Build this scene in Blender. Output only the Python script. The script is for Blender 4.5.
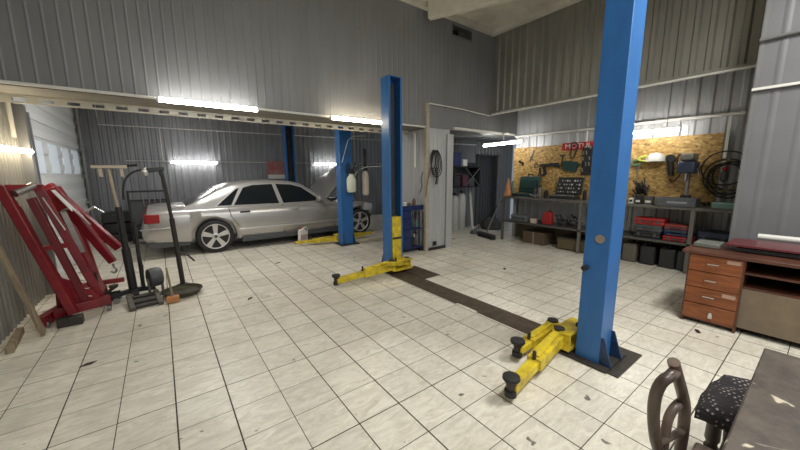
import bpy, math, random
from mathutils import Vector, Matrix, Euler
random.seed(7)
PI = math.pi
sc = bpy.context.scene
for o in list(bpy.data.objects): bpy.data.objects.remove(o)
COL = sc.collection

# ------------------------------------------------------------ camera
CAMZ = 1.519
def cam_setup():
    cd = bpy.data.cameras.new('camera'); c = bpy.data.objects.new('camera', cd); COL.objects.link(c)
    cd.sensor_fit = 'HORIZONTAL'; cd.sensor_width = 36.0; cd.lens = 321.12 / 800 * 36.0
    cd.clip_start = 0.02
    p, r, y = .1586, -.0056, .6375
    fwd = Vector((math.sin(y)*math.cos(p), math.cos(y)*math.cos(p), -math.sin(p)))
    rt = Vector((math.cos(y), -math.sin(y), 0)); up = rt.cross(fwd)
    rt2 = math.cos(r)*rt + math.sin(r)*up; up2 = -math.sin(r)*rt + math.cos(r)*up
    m = Matrix((rt2, up2, -fwd)).transposed().to_4x4(); m.translation = (0, 0, CAMZ)
    c.matrix_world = m
    sc.camera = c
cam_setup()
# ------------------------------------------------------------ world, light, exposure
w = bpy.data.worlds.new('world'); sc.world = w; w.use_nodes = True
w.node_tree.nodes['Background'].inputs[0].default_value = (.75, .85, 1, 1)
w.node_tree.nodes['Background'].inputs[1].default_value = .3
sc.view_settings.view_transform = 'Standard'; sc.view_settings.look = 'None'
sc.view_settings.exposure = 0.0; sc.view_settings.gamma = 1; sc.view_settings.use_curve_mapping = False
def area(name, loc, rot, sx, sy, power, col=(1, 1, 1)):
    l = bpy.data.lights.new(name, 'AREA'); l.shape = 'RECTANGLE'; l.size = sx; l.size_y = sy; l.energy = power; l.color = col
    o = bpy.data.objects.new(name, l); COL.objects.link(o); o.location = loc; o.rotation_euler = rot; return o
area('ceiling_light_front', (3.2, -.3, 4.05), (0, 0, 0), 1.3, .5, 125, (1, .98, .93))
area('ceiling_light_rear', (.6, -1.0, 4.05), (0, 0, 0), 1.3, .5, 95, (1, .98, .93))
area('daylight_window', (1.5, -2.3, 2.4), (math.radians(80), 0, 0), 2.6, 1.4, 26, (.92, .96, 1))
area('bay_fill_light', (.6, 6.6, 3.2), (0, 0, 0), 1.2, .4, 48, (1, .98, .95))  # unseen fill light added behind the lintel to brighten the gate and car side
TUBE = 34.0

# ------------------------------------------------------------ materials
MATS = {}
def mat(name, col, rough=.5, metal=0, noise=0, nscale=8, bump=0, emit=0, alpha=1, spec=None, col2=None, stretch=None):
    if name in MATS: return MATS[name]
    m = bpy.data.materials.new(name); m.use_nodes = True; MATS[name] = m
    nt = m.node_tree; b = nt.nodes['Principled BSDF']
    b.inputs['Base Color'].default_value = (*col, 1); b.inputs['Roughness'].default_value = rough
    b.inputs['Metallic'].default_value = metal
    if spec is not None: b.inputs['Specular IOR Level'].default_value = spec
    if emit:
        b.inputs['Emission Color'].default_value = (*col, 1); b.inputs['Emission Strength'].default_value = emit
    if alpha < 1: b.inputs['Alpha'].default_value = alpha
    if noise or bump:
        tc = nt.nodes.new('ShaderNodeTexCoord'); mp = nt.nodes.new('ShaderNodeMapping')
        nt.links.new(tc.outputs['Object'], mp.inputs[0])
        if stretch: mp.inputs['Scale'].default_value = stretch
        n = nt.nodes.new('ShaderNodeTexNoise'); n.inputs['Scale'].default_value = nscale; n.inputs['Detail'].default_value = 6
        n.inputs['Roughness'].default_value = .65
        nt.links.new(mp.outputs[0], n.inputs[0])
        if noise:
            mr = nt.nodes.new('ShaderNodeMapRange'); mr.inputs[1].default_value = .35; mr.inputs[2].default_value = .7
            nt.links.new(n.outputs[0], mr.inputs[0])
            mx = nt.nodes.new('ShaderNodeMix'); mx.data_type = 'RGBA'
            c2 = col2 if col2 else tuple(c * (1 - noise) for c in col)
            mx.inputs[6].default_value = (*col, 1); mx.inputs[7].default_value = (*c2, 1)
            nt.links.new(mr.outputs[0], mx.inputs[0]); nt.links.new(mx.outputs[2], b.inputs['Base Color'])
        if bump:
            bp = nt.nodes.new('ShaderNodeBump'); bp.inputs['Strength'].default_value = bump; bp.inputs['Distance'].default_value = .01
            nt.links.new(n.outputs[0], bp.inputs['Height']); nt.links.new(bp.outputs[0], b.inputs['Normal'])
    return m

def tile_mat():
    m = bpy.data.materials.new('floor tiles'); m.use_nodes = True; nt = m.node_tree; N = nt.nodes; L = nt.links
    b = N['Principled BSDF']
    g = N.new('ShaderNodeNewGeometry'); sp = N.new('ShaderNodeSeparateXYZ'); L.new(g.outputs['Position'], sp.inputs[0])
    def M(op, a, bb=None):
        n = N.new('ShaderNodeMath'); n.operation = op
        for i, v in enumerate((a, bb)):
            if v is None: continue
            if isinstance(v, (int, float)): n.inputs[i].default_value = v
            else: L.new(v, n.inputs[i])
        return n.outputs[0]
    T = .3
    ux = M('DIVIDE', M('SUBTRACT', sp.outputs[0], .2416), T); uy = M('DIVIDE', M('SUBTRACT', sp.outputs[1], .0665), T)
    def edge(u): return M('SUBTRACT', .5, M('ABSOLUTE', M('SUBTRACT', M('FRACT', u), .5)))
    ex, ey = edge(ux), edge(uy)
    # each joint line has its own width and dirt
    def lw(u, seed):
        wn = N.new('ShaderNodeTexWhiteNoise'); wn.noise_dimensions = '1D'
        L.new(M('ADD', M('ROUND', u), seed), wn.inputs['W']); return wn.outputs[0]
    rx, ry = lw(ux, 3), lw(uy, 57)
    wx = M('ADD', .0075, M('MULTIPLY', rx, .008)); wy = M('ADD', .006, M('MULTIPLY', ry, .006))
    jx = M('LESS_THAN', ex, wx); jy = M('LESS_THAN', ey, wy)
    joint = M('MAXIMUM', jx, jy)
    # tile id tone
    cmb = N.new('ShaderNodeCombineXYZ'); L.new(M('FLOOR', ux), cmb.inputs[0]); L.new(M('FLOOR', uy), cmb.inputs[1])
    wn = N.new('ShaderNodeTexWhiteNoise'); wn.noise_dimensions = '3D'; L.new(cmb.outputs[0], wn.inputs[0])
    # marbling, offset per tile
    off = N.new('ShaderNodeVectorMath'); off.operation = 'MULTIPLY_ADD'
    L.new(wn.outputs['Color'], off.inputs[0]); off.inputs[1].default_value = (9, 9, 9); L.new(g.outputs['Position'], off.inputs[2])
    mp = N.new('ShaderNodeMapping'); mp.inputs['Scale'].default_value = (5, 14, 1); mp.inputs['Rotation'].default_value = (0, 0, .6)
    L.new(off.outputs[0], mp.inputs[0])
    n1 = N.new('ShaderNodeTexNoise'); n1.inputs['Scale'].default_value = 1.3; n1.inputs['Detail'].default_value = 7; n1.inputs['Roughness'].default_value = .7
    n1.inputs['Distortion'].default_value = 1.2
    L.new(mp.outputs[0], n1.inputs[0])
    cr = N.new('ShaderNodeValToRGB'); cr.color_ramp.elements[0].position = .3; cr.color_ramp.elements[0].color = (.57, .53, .44, 1)
    cr.color_ramp.elements[1].position = .62; cr.color_ramp.elements[1].color = (.82, .785, .68, 1)
    L.new(n1.outputs[0], cr.inputs[0])
    # big grime
    n2 = N.new('ShaderNodeTexNoise'); n2.inputs['Scale'].default_value = .9; n2.inputs['Detail'].default_value = 9; n2.inputs['Roughness'].default_value = .62
    L.new(g.outputs['Position'], n2.inputs[0])
    r2 = N.new('ShaderNodeMapRange'); r2.inputs[1].default_value = .47; r2.inputs[2].default_value = .72; r2.inputs[4].default_value = .62
    L.new(n2.outputs[0], r2.inputs[0])
    mx = N.new('ShaderNodeMix'); mx.data_type = 'RGBA'; L.new(r2.outputs[0], mx.inputs[0]); L.new(cr.outputs[0], mx.inputs[6]); mx.inputs[7].default_value = (.46, .41, .32, 1)
    # small dark spots
    n3 = N.new('ShaderNodeTexNoise'); n3.inputs['Scale'].default_value = 7.5; n3.inputs['Detail'].default_value = 3
    L.new(g.outputs['Position'], n3.inputs[0])
    r3 = N.new('ShaderNodeMapRange'); r3.inputs[1].default_value = .705; r3.inputs[2].default_value = .73; r3.inputs[4].default_value = .8
    L.new(n3.outputs[0], r3.inputs[0])
    mx3 = N.new('ShaderNodeMix'); mx3.data_type = 'RGBA'; L.new(r3.outputs[0], mx3.inputs[0]); L.new(mx.outputs[2], mx3.inputs[6]); mx3.inputs[7].default_value = (.08, .065, .05, 1)
    tone = M('ADD', .93, M('MULTIPLY', wn.outputs[0], .1))
    vm = N.new('ShaderNodeVectorMath'); vm.operation = 'SCALE'; L.new(mx3.outputs[2], vm.inputs[0]); L.new(tone, vm.inputs[3])
    jm = N.new('ShaderNodeMix'); jm.data_type = 'RGBA'; L.new(joint, jm.inputs[0]); L.new(vm.outputs[0], jm.inputs[6]); jm.inputs[7].default_value = (.05, .04, .03, 1)
    L.new(jm.outputs[2], b.inputs['Base Color'])
    rg = N.new('ShaderNodeMapRange'); rg.inputs[1].default_value = .3; rg.inputs[2].default_value = .7; rg.inputs[3].default_value = .24; rg.inputs[4].default_value = .42
    L.new(n2.outputs[0], rg.inputs[0]); L.new(M('MAXIMUM', rg.outputs[0], M('MULTIPLY', joint, .9)), b.inputs['Roughness'])
    bp = N.new('ShaderNodeBump'); bp.inputs['Strength'].default_value = .5; bp.inputs['Distance'].default_value = .004
    L.new(M('SUBTRACT', 1, joint), bp.inputs['Height']); L.new(bp.outputs[0], b.inputs['Normal'])
    return m

def osb_mat():
    m = bpy.data.materials.new('chipboard'); m.use_nodes = True; nt = m.node_tree; N = nt.nodes; L = nt.links
    b = N['Principled BSDF']; b.inputs['Roughness'].default_value = .6
    tc = N.new('ShaderNodeTexCoord'); prev = None
    for i, (rot, s) in enumerate((((.5, 0, 0), (9, 24, 44)), ((-.9, 0, 0), (9, 22, 38)))):
        mp = N.new('ShaderNodeMapping'); mp.inputs['Rotation'].default_value = rot; mp.inputs['Scale'].default_value = s
        L.new(tc.outputs['Object'], mp.inputs[0])
        v = N.new('ShaderNodeTexVoronoi'); v.inputs['Scale'].default_value = 1.0; L.new(mp.outputs[0], v.inputs[0])
        s2 = N.new('ShaderNodeSeparateColor'); L.new(v.outputs['Color'], s2.inputs[0])
        cr = N.new('ShaderNodeValToRGB'); e = cr.color_ramp.elements
        e[0].position = 0; e[0].color = (.13, .065, .018, 1); e[1].position = 1; e[1].color = (.66, .46, .19, 1)
        x = e.new(.35); x.color = (.36, .21, .055, 1); x = e.new(.7); x.color = (.50, .32, .10, 1)
        L.new(s2.outputs[0], cr.inputs[0])
        if prev is None: prev = cr
        else:
            mx = N.new('ShaderNodeMix'); mx.data_type = 'RGBA'; mx.inputs[0].default_value = .5
            L.new(prev.outputs[0], mx.inputs[6]); L.new(cr.outputs[0], mx.inputs[7]); L.new(mx.outputs[2], b.inputs['Base Color'])
    return m

def wood_mat(name, c1, c2, sc_=(2, 2, 18), rough=.4):
    m = bpy.data.materials.new(name); m.use_nodes = True; nt = m.node_tree; N = nt.nodes; L = nt.links
    b = N['Principled BSDF']; b.inputs['Roughness'].default_value = rough
    tc = N.new('ShaderNodeTexCoord'); mp = N.new('ShaderNodeMapping'); mp.inputs['Scale'].default_value = sc_; L.new(tc.outputs['Object'], mp.inputs[0])
    n = N.new('ShaderNodeTexNoise'); n.inputs['Scale'].default_value = 2.2; n.inputs['Detail'].default_value = 8; n.inputs['Distortion'].default_value = .8; L.new(mp.outputs[0], n.inputs[0])
    cr = N.new('ShaderNodeValToRGB'); cr.color_ramp.elements[0].position = .33; cr.color_ramp.elements[0].color = (*c1, 1); cr.color_ramp.elements[1].position = .66; cr.color_ramp.elements[1].color = (*c2, 1)
    L.new(n.outputs[0], cr.inputs[0]); L.new(cr.outputs[0], b.inputs['Base Color']); return m

def worn_table_mat():
    m = bpy.data.materials.new('worn table top'); m.use_nodes = True; nt = m.node_tree; N = nt.nodes; L = nt.links
    b = N['Principled BSDF']; b.inputs['Roughness'].default_value = .5
    tc = N.new('ShaderNodeTexCoord')
    n = N.new('ShaderNodeTexNoise'); n.inputs['Scale'].default_value = 7; n.inputs['Detail'].default_value = 10; n.inputs['Roughness'].default_value = .75; L.new(tc.outputs['Object'], n.inputs[0])
    cr = N.new('ShaderNodeValToRGB'); e = cr.color_ramp.elements; e[0].position = .3; e[0].color = (.022, .017, .014, 1); e[1].position = .68; e[1].color = (.11, .085, .065, 1)
    L.new(n.outputs[0], cr.inputs[0])
    n2 = N.new('ShaderNodeTexNoise'); n2.inputs['Scale'].default_value = 4.5; n2.inputs['Detail'].default_value = 10; n2.inputs['Distortion'].default_value = 2.5; L.new(tc.outputs['Object'], n2.inputs[0])
    r = N.new('ShaderNodeMapRange'); r.inputs[1].default_value = .665; r.inputs[2].default_value = .70; L.new(n2.outputs[0], r.inputs[0])
    mx = N.new('ShaderNodeMix'); mx.data_type = 'RGBA'; L.new(r.outputs[0], mx.inputs[0]); L.new(cr.outputs[0], mx.inputs[6]); mx.inputs[7].default_value = (.5, .44, .33, 1)
    L.new(mx.outputs[2], b.inputs['Base Color']); return m

def knit_mat():
    m = bpy.data.materials.new('woven cushion'); m.use_nodes = True; nt = m.node_tree; N = nt.nodes; L = nt.links
    b = N['Principled BSDF']; b.inputs['Roughness'].default_value = .95
    tc = N.new('ShaderNodeTexCoord'); mp = N.new('ShaderNodeMapping'); mp.inputs['Rotation'].default_value = (0, 0, .4); L.new(tc.outputs['Object'], mp.inputs[0])
    v = N.new('ShaderNodeTexVoronoi'); v.inputs['Scale'].default_value = 46; v.inputs['Randomness'].default_value = .25; L.new(mp.outputs[0], v.inputs[0])
    cr = N.new('ShaderNodeValToRGB'); e = cr.color_ramp.elements; e[0].position = .13; e[0].color = (.34, .30, .30, 1); e[1].position = .30; e[1].color = (.022, .018, .020, 1)
    L.new(v.outputs['Distance'], cr.inputs[0]); L.new(cr.outputs[0], b.inputs['Base Color'])
    bp = N.new('ShaderNodeBump'); bp.inputs['Strength'].default_value = .6; bp.inputs['Distance'].default_value = .01; bp.invert = True
    L.new(v.outputs['Distance'], bp.inputs['Height']); L.new(bp.outputs[0], b.inputs['Normal']); return m

sheet = mat('grey sheet steel', (.235, .24, .242), .42, .25, noise=.22, nscale=3, stretch=(1, 1, .25))
sheet_up = mat('upper grey sheet', (.25, .252, .255), .5, .1, noise=.18, nscale=3, stretch=(1, 1, .25))
sheet_dk = mat('dull sheet steel', (.31, .30, .265), .45, .3, noise=.25, nscale=3, stretch=(1, 1, .25))
sheet_bay = mat('bay sheet steel', (.33, .34, .36), .4, .3, noise=.25, nscale=3, stretch=(1, 1, .25))
sheet_lt = mat('pale sheet steel', (.50, .51, .52), .4, .15, noise=.12, nscale=3, stretch=(1, 1, .25))
white = mat('white paint', (.78, .77, .72), .5, noise=.15, nscale=9)
cream = mat('cream plaster', (.70, .67, .58), .85, noise=.3, nscale=2.2, bump=.2)
blue = mat('blue lift paint', (.03, .15, .42), .42, noise=.22, nscale=5, stretch=(1, 1, .3))
blue_dk = mat('dark blue paint', (.012, .028, .12), .4, noise=.3, nscale=8)
yellow = mat('yellow lift paint', (.80, .62, .025), .45, noise=.75, nscale=9, col2=(.34, .23, .03))
black = mat('black rubber', (.018, .018, .018), .6)
blackp = mat('black paint', (.025, .026, .028), .4, noise=.4, nscale=20)
dgrey = mat('dark grey plastic', (.07, .075, .08), .5)
grey = mat('mid grey metal', (.25, .25, .25), .4, .5)
rust = mat('oily rust steel', (.105, .075, .05), .6, .1, noise=.6, nscale=9, bump=.3)
oily = mat('oily black steel', (.05, .043, .036), .5, .1, noise=.5, nscale=14, bump=.4)
red = mat('red machine paint', (.23, .010, .018), .33, noise=.5, nscale=6)
red_b = mat('bright red plastic', (.36, .022, .022), .4)
chrome = mat('bright steel', (.7, .7, .7), .22, 1)
steel = mat('worn steel', (.36, .35, .33), .4, .8, noise=.3, nscale=20)
carpaint = mat('silver beige car paint', (.47, .455, .44), .28, .55)
glass_d = mat('dark car glass', (.012, .015, .017), .12, 0, spec=.35)
lamp_red = mat('red lamp lens', (.27, .012, .015), .18)
alloy = mat('alloy wheel metal', (.62, .61, .59), .32, .6)
rubber = mat('tyre rubber', (.022, .022, .023), .75)
osb = osb_mat()
desk_w = wood_mat('cherry wood laminate', (.15, .042, .013), (.28, .09, .028))
desk_dk = wood_mat('dark cherry laminate', (.07, .025, .015), (.12, .045, .027))
oldwood = wood_mat('old varnished wood', (.05, .033, .026), (.17, .125, .10), (6, 6, 2), .35)
darkwood = wood_mat('dark stool wood', (.02, .013, .01), (.055, .035, .027), (6, 6, 2), .4)
plank_w = wood_mat('dirty plank wood', (.16, .12, .075), (.34, .27, .18), (8, 8, 1), .7)
tabletop_m = worn_table_mat(); knit = knit_mat()
tubem = mat('lit tube', (1, .97, .92), .5, emit=TUBE)
tubew = mat('warm lit tube', (1, .86, .62), .5, emit=TUBE)
plastic_w = mat('white plastic', (.72, .72, .68), .4)
cyanm = mat('pale green plastic', (.30, .52, .48), .45)
green_d = mat('dark green plastic', (.015, .055, .05), .45)
orange_m = mat('orange cone plastic', (.62, .27, .10), .5, noise=.4, nscale=12)
red_sign = mat('red sign face', (.45, .02, .03), .4)

# ------------------------------------------------------------ mesh helper
class MB:
    def __init__(s): s.v = []; s.f = []; s.mi = []; s.cur = 0
    def add(s, vs, fs):
        b = len(s.v); s.v += [tuple(x) for x in vs]
        for f in fs: s.f.append([b + i for i in f]); s.mi.append(s.cur)
        return s
    def box(s, c, d, rot=None):
        hx, hy, hz = d[0]/2, d[1]/2, d[2]/2
        vs = [Vector((x, y, z)) for x in (-hx, hx) for y in (-hy, hy) for z in (-hz, hz)]
        if rot is not None:
            R = rot if isinstance(rot, Matrix) else Euler(rot).to_matrix()
            vs = [R @ v for v in vs]
        return s.add([v + Vector(c) for v in vs], [(0, 1, 3, 2), (4, 6, 7, 5), (0, 4, 5, 1), (2, 3, 7, 6), (0, 2, 6, 4), (1, 5, 7, 3)])
    def bb(s, x0, x1, y0, y1, z0, z1): return s.box(((x0+x1)/2, (y0+y1)/2, (z0+z1)/2), (abs(x1-x0), abs(y1-y0), abs(z1-z0)))
    def beam(s, a, b, w, h, roll=0, w2=None, h2=None):
        a, b = Vector(a), Vector(b); d = (b - a).normalized(); up = Vector((0, 0, 1)) if abs(d.z) < .98 else Vector((1, 0, 0))
        x = d.cross(up).normalized(); y = x.cross(d).normalized()
        if roll: R = Matrix.Rotation(roll, 3, d); x = R @ x; y = R @ y
        w2 = w if w2 is None else w2; h2 = h if h2 is None else h2
        vs = []
        for p, ww, hh in ((a, w, h), (b, w2, h2)):
            vs += [p - x*ww/2 - y*hh/2, p + x*ww/2 - y*hh/2, p + x*ww/2 + y*hh/2, p - x*ww/2 + y*hh/2]
        return s.add(vs, [(3, 2, 1, 0), (4, 5, 6, 7), (0, 1, 5, 4), (1, 2, 6, 5), (2, 3, 7, 6), (3, 0, 4, 7)])
    def tube(s, a, b, r, r2=None, n=14):
        a, b = Vector(a), Vector(b); r2 = r if r2 is None else r2; d = (b - a).normalized()
        up = Vector((0, 0, 1)) if abs(d.z) < .9 else Vector((1, 0, 0)); x = d.cross(up).normalized(); y = x.cross(d)
        vs = [p + (x*math.cos(t) + y*math.sin(t))*rr for p, rr in ((a, r), (b, r2)) for t in [2*PI*i/n for i in range(n)]]
        return s.add(vs, [(i, (i+1) % n, n+(i+1) % n, n+i) for i in range(n)] + [list(range(n))[::-1], list(range(n, 2*n))])
    def path(s, pts, r, n=8, smooth=0, closed=False):
        P = [Vector(p) for p in pts]
        for _ in range(smooth):
            Q = [] if closed else [P[0]]
            rng = range(len(P)) if closed else range(len(P)-1)
            for i in rng:
                a, b = P[i], P[(i+1) % len(P)]; Q += [a.lerp(b, .25), a.lerp(b, .75)]
            if not closed: Q.append(P[-1])
            P = Q
        m = len(P); vs = []; x = None
        for i, p in enumerate(P):
            if closed: d = (P[(i+1) % m] - P[i-1]).normalized()
            else: d = (P[min(i+1, m-1)] - P[max(i-1, 0)]).normalized()
            if x is None: x = d.orthogonal().normalized()
            x = (x - d*x.dot(d)).normalized(); y = d.cross(x)
            rr = r[i*len(r)//m] if isinstance(r, (list, tuple)) else r
            vs += [p + (x*math.cos(2*PI*k/n) + y*math.sin(2*PI*k/n))*rr for k in range(n)]
        fs = []
        for i in range(m if closed else m-1):
            j = (i+1) % m
            fs += [(i*n+k, i*n+(k+1) % n, j*n+(k+1) % n, j*n+k) for k in range(n)]
        if not closed: fs += [list(range(n))[::-1], list(range((m-1)*n, m*n))]
        return s.add(vs, fs)
    def lathe(s, prof, c=(0, 0, 0), axis='Z', n=24, caps=True):
        vs = []
        for r, z in prof:
            for i in range(n):
                t = 2*PI*i/n; a, b = r*math.cos(t), r*math.sin(t)
                v = {'Z': (a, b, z), 'Y': (a, z, -b), 'X': (z, a, b)}[axis]; vs.append((v[0]+c[0], v[1]+c[1], v[2]+c[2]))
        m = len(prof)
        fs = [(j*n+i, j*n+(i+1) % n, (j+1)*n+(i+1) % n, (j+1)*n+i) for j in range(m-1) for i in range(n)]
        if caps: fs += [list(range(n))[::-1], list(range((m-1)*n, m*n))]
        return s.add(vs, fs)
    def prism(s, poly, plane, a, b):
        f = {'xz': lambda p, d: (p[0], d, p[1]), 'xy': lambda p, d: (p[0], p[1], d), 'yz': lambda p, d: (d, p[0], p[1])}[plane]
        n = len(poly); vs = [f(p, a) for p in poly] + [f(p, b) for p in poly]
        return s.add(vs, [list(range(n))[::-1], list(range(n, 2*n))] + [(i, (i+1) % n, n+(i+1) % n, n+i) for i in range(n)])
    def build(s, name, mats, parent=None, loc=(0, 0, 0), rot=(0, 0, 0), bevel=0, subsurf=0, sharp=.6, boolean=None, seg=2):
        import bmesh
        me = bpy.data.meshes.new(name); me.from_pydata(s.v, [], s.f)
        if not isinstance(mats, (list, tuple)): mats = [mats]
        for m in mats: me.materials.append(m)
        for p, i in zip(me.polygons, s.mi): p.material_index = i
        bm = bmesh.new(); bm.from_mesh(me); bmesh.ops.recalc_face_normals(bm, faces=bm.faces)
        for f in bm.faces: f.smooth = True
        for e in bm.edges:
            if len(e.link_faces) == 2: e.smooth = e.calc_face_angle() < sharp
        bm.to_mesh(me); bm.free()
        o = bpy.data.objects.new(name, me); COL.objects.link(o); o.location = loc; o.rotation_euler = rot
        if parent: o.parent = parent
        if bevel:
            m = o.modifiers.new('bevel', 'BEVEL'); m.width = bevel; m.segments = seg; m.limit_method = 'ANGLE'; m.angle_limit = .6
        if subsurf:
            m = o.modifiers.new('sub', 'SUBSURF'); m.levels = subsurf; m.render_levels = subsurf
        return o

def tag(o, label, cat, group=None):
    o['label'] = label; o['category'] = cat
    if group: o['group'] = group
    return o
def thing(name, label, cat, loc=(0, 0, 0), rz=0, group=None):
    o = bpy.data.objects.new(name, None); COL.objects.link(o); o.location = loc; o.rotation_euler = (0, 0, rz)
    o.empty_display_size = .1
    return tag(o, label, cat, group)
def struct(o): o['kind'] = 'structure'; return o
def text(body, size, loc, rot, m, parent, name='lettering', extrude=.002, sx=1):
    cu = bpy.data.curves.new(name, 'FONT'); cu.body = body; cu.size = size; cu.extrude = extrude; cu.align_x = 'CENTER'; cu.align_y = 'CENTER'
    t = bpy.data.objects.new(name, cu); COL.objects.link(t)
    dg = bpy.context.evaluated_depsgraph_get(); me = bpy.data.meshes.new_from_object(t.evaluated_get(dg))
    bpy.data.objects.remove(t); me.materials.clear(); me.materials.append(m)
    o = bpy.data.objects.new(name, me); COL.objects.link(o); o.location = loc; o.rotation_euler = rot; o.scale = (sx, 1, 1); o.parent = parent
    return o

# ------------------------------------------------------------ setting
XL, YB, ZC = -1.31, 10.2, 4.45
def corr(name, a, b, z0, z1, nrm, pitch=.2, dep=.02, m=sheet, thick=.05, ridge=.35):
    """profiled sheet wall from a to b (plan points); ribs stand out along nrm; z may be a list of segments"""
    a = Vector((a[0], a[1], 0)); b = Vector((b[0], b[1], 0)); d = b - a; L = d.length; d.normalize(); n = Vector((nrm[0], nrm[1], 0))
    prof = []; t = 0
    while t < L - 1e-6:
        for f, o in ((0, 0), (1-ridge-.12, 0), (1-ridge, dep), (.88, dep)):
            tt = t + f*pitch
            if tt < L: prof.append((tt, o))
        t += pitch
    prof.append((L, 0))
    mb = MB(); k = len(prof)
    vs = [a + d*t + n*(o - dep) + Vector((0, 0, z)) for z in (z0, z1) for t, o in prof]
    vs += [a + d*t - n*(thick + dep) + Vector((0, 0, z)) for z in (z0, z1) for t in (0, L)]
    fs = [(i, i+1, k+i+1, k+i) for i in range(k-1)]
    B = 2*k
    fs += [(B, B+2, B+3, B+1), (0, k, B+2, B), (k-1, B+1, B+3, 2*k-1)]
    fs += [list(range(k)) + [B+1, B], list(range(k, 2*k)) + [B+3, B+2]]
    mb.add(vs, fs)
    return struct(mb.build(name, m, sharp=.2))
fl = MB().bb(-2.0, 9.2, -2.6, 10.6, -.1, 0).build('floor', tile_mat()); struct(fl)
ce = MB().bb(-1.5, 9.0, -2.6, 5.5, ZC, ZC+.12).build('ceiling', cream); struct(ce)
struct(MB().bb(-1.5, 9.0, 5.5, 10.5, 3.3, 3.4).build('ceiling', cream))
corr('wall_left', (XL, -2.5), (XL, 6.0), 0, ZC, (1, 0), .1, .025, sheet_dk)
corr('wall_left', (XL, 9.75), (XL, 10.3), 0, 3.3, (1, 0), .15, .02, sheet_bay)
corr('wall_left', (XL, 6.0), (XL, 9.75), 2.95, 3.3, (1, 0), .15, .02, sheet_bay)
corr('wall_rear', (-1.4, YB), (9.0, YB), 0, 3.3, (0, -1), .15, .025, sheet_bay)
# upper wall over the bay and alcove openings
corr('wall_upper_rear', (XL-.05, 4.7), (4.72, 4.7), 2.37, 4.30, (0, -1), .105, .004, sheet_up, thick=.03, ridge=.16)
corr('wall_upper_rear', (4.72, 4.7), (5.28, 4.7), 2.37, 4.12, (0, -1), .105, .004, sheet_up, thick=.03, ridge=.16)
corr('wall_upper_rear', (5.28, 4.7), (7.0, 4.7), 2.40, 4.30, (0, -1), .105, .004, sheet_up, thick=.03, ridge=.16)
corr('wall_upper_rear', (XL-.05, 4.7), (7.0, 4.7), 4.30, ZC, (0, -1), .105, .004, sheet_up, thick=.03, ridge=.16)
struct(MB().bb(XL-.05, 9.0, 5.36, 5.46, 2.37, ZC).build('wall_inner_lintel', sheet_bay))
struct(MB().bb(XL-.05, 4.13, 4.72, 5.40, 2.355, 2.37).build('trim_1', mat('beige soffit', (.24, .225, .19), .6, noise=.3, nscale=5)))
struct(MB().bb(4.77, 7.0, 4.72, 5.40, 2.375, 2.39).build('trim_2', sheet))
# pillar block between bay and alcove
corr('wall_pillar', (4.13, 4.7), (4.77, 4.7), 0, 2.37, (0, -1), .105, .012, sheet_lt, thick=.03)
corr('wall_pillar', (4.13, 5.95), (4.13, 4.7), 0, 2.37, (-1, 0), .12, .015, sheet_lt, thick=.03)
corr('wall_pillar', (4.77, 4.7), (4.77, 5.95), 0, 2.37, (1, 0), .12, .015, sheet, thick=.03)
corr('wall_pillar', (4.77, 5.95), (4.13, 5.95), 0, 2.37, (0, 1), .12, .015, sheet, thick=.03)
struct(MB().bb(4.12, 4.78, 4.66, 4.70, 0, .05).bb(4.08, 4.12, 4.66, 5.95, 0, .05).build('baseboard_pillar', blackp))
# alcove
corr('wall_alcove', (4.8, 6.15), (7.30, 6.15), 0, 2.40, (0, -1), .15, .02, sheet)
corr('wall_alcove', (8.17, 6.15), (9.0, 6.15), 0, 2.40, (0, -1), .15, .02, sheet)
corr('wall_alcove', (7.30, 6.15), (8.17, 6.15), 2.02, 2.40, (0, -1), .15, .02, sheet)
struct(MB().bb(4.8, 9.0, 5.46, 6.3, 2.4, 2.46).build('ceiling_alcove', sheet_bay))
# right side walls
corr('wall_right', (6.92, 4.68), (6.92, -2.5), 0, 3.6, (-1, 0), .18, .02, sheet_lt, ridge=.4)
corr('wall_upper_right', (5.97, 4.69), (5.97, -2.5), 2.80, ZC, (-1, 0), .16, .03, sheet_dk, thick=.03, ridge=.4)
struct(MB().bb(6.06, 7.1, -2.5, 4.69, 3.6, 3.64).build('ceiling_bench', sheet_dk))
corr('wall_right_pillar', (5.2, .66), (5.2, -2.5), 0, ZC, (-1, 0), .2, .005, mat('satin grey cladding', (.19, .19, .20), .5, .1, noise=.12, nscale=3), thick=.03, ridge=.2)
corr('wall_right_pillar', (6.9, .66), (5.2, .66), 0, ZC, (0, 1), .2, .008, sheet, thick=.03, ridge=.25)
struct(MB().bb(-1.5, 6.9, -2.62, -2.5, 0, 1.7).bb(-1.5, .1, -2.62, -2.5, 1.7, 3.1).bb(2.9, 6.9, -2.62, -2.5, 1.7, 3.1).bb(-1.5, 6.9, -2.62, -2.5, 3.1, ZC).build('wall_front', sheet))
struct(MB().bb(.1, 2.9, -2.6, -2.58, 1.7, 3.1).build('window_1', mat('window glass', (.6, .7, .75), .1)))
# lintel edge trim and corner trims
struct(MB().bb(XL, 4.1, 4.67, 4.70, 2.362, 2.388).build('trim_3', white))
struct(MB().bb(4.81, 6.86, 4.655, 4.70, 2.385, 2.43).build('trim_4', white))
struct(MB().bb(4.06, 4.13, 4.64, 4.70, 0, 2.8).build('trim_5', mat('beige post', (.50, .44, .36), .5, noise=.3, nscale=6)))
struct(MB().bb(XL, 5.97, 4.60, 4.70, 4.36, ZC).bb(5.87, 5.97, -2.5, 4.60, 4.36, ZC).build('trim_6', cream))
struct(MB().bb(4.62, 4.79, 4.655, 4.672, 0, 2.28).build('trim_7', sheet_lt))
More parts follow.
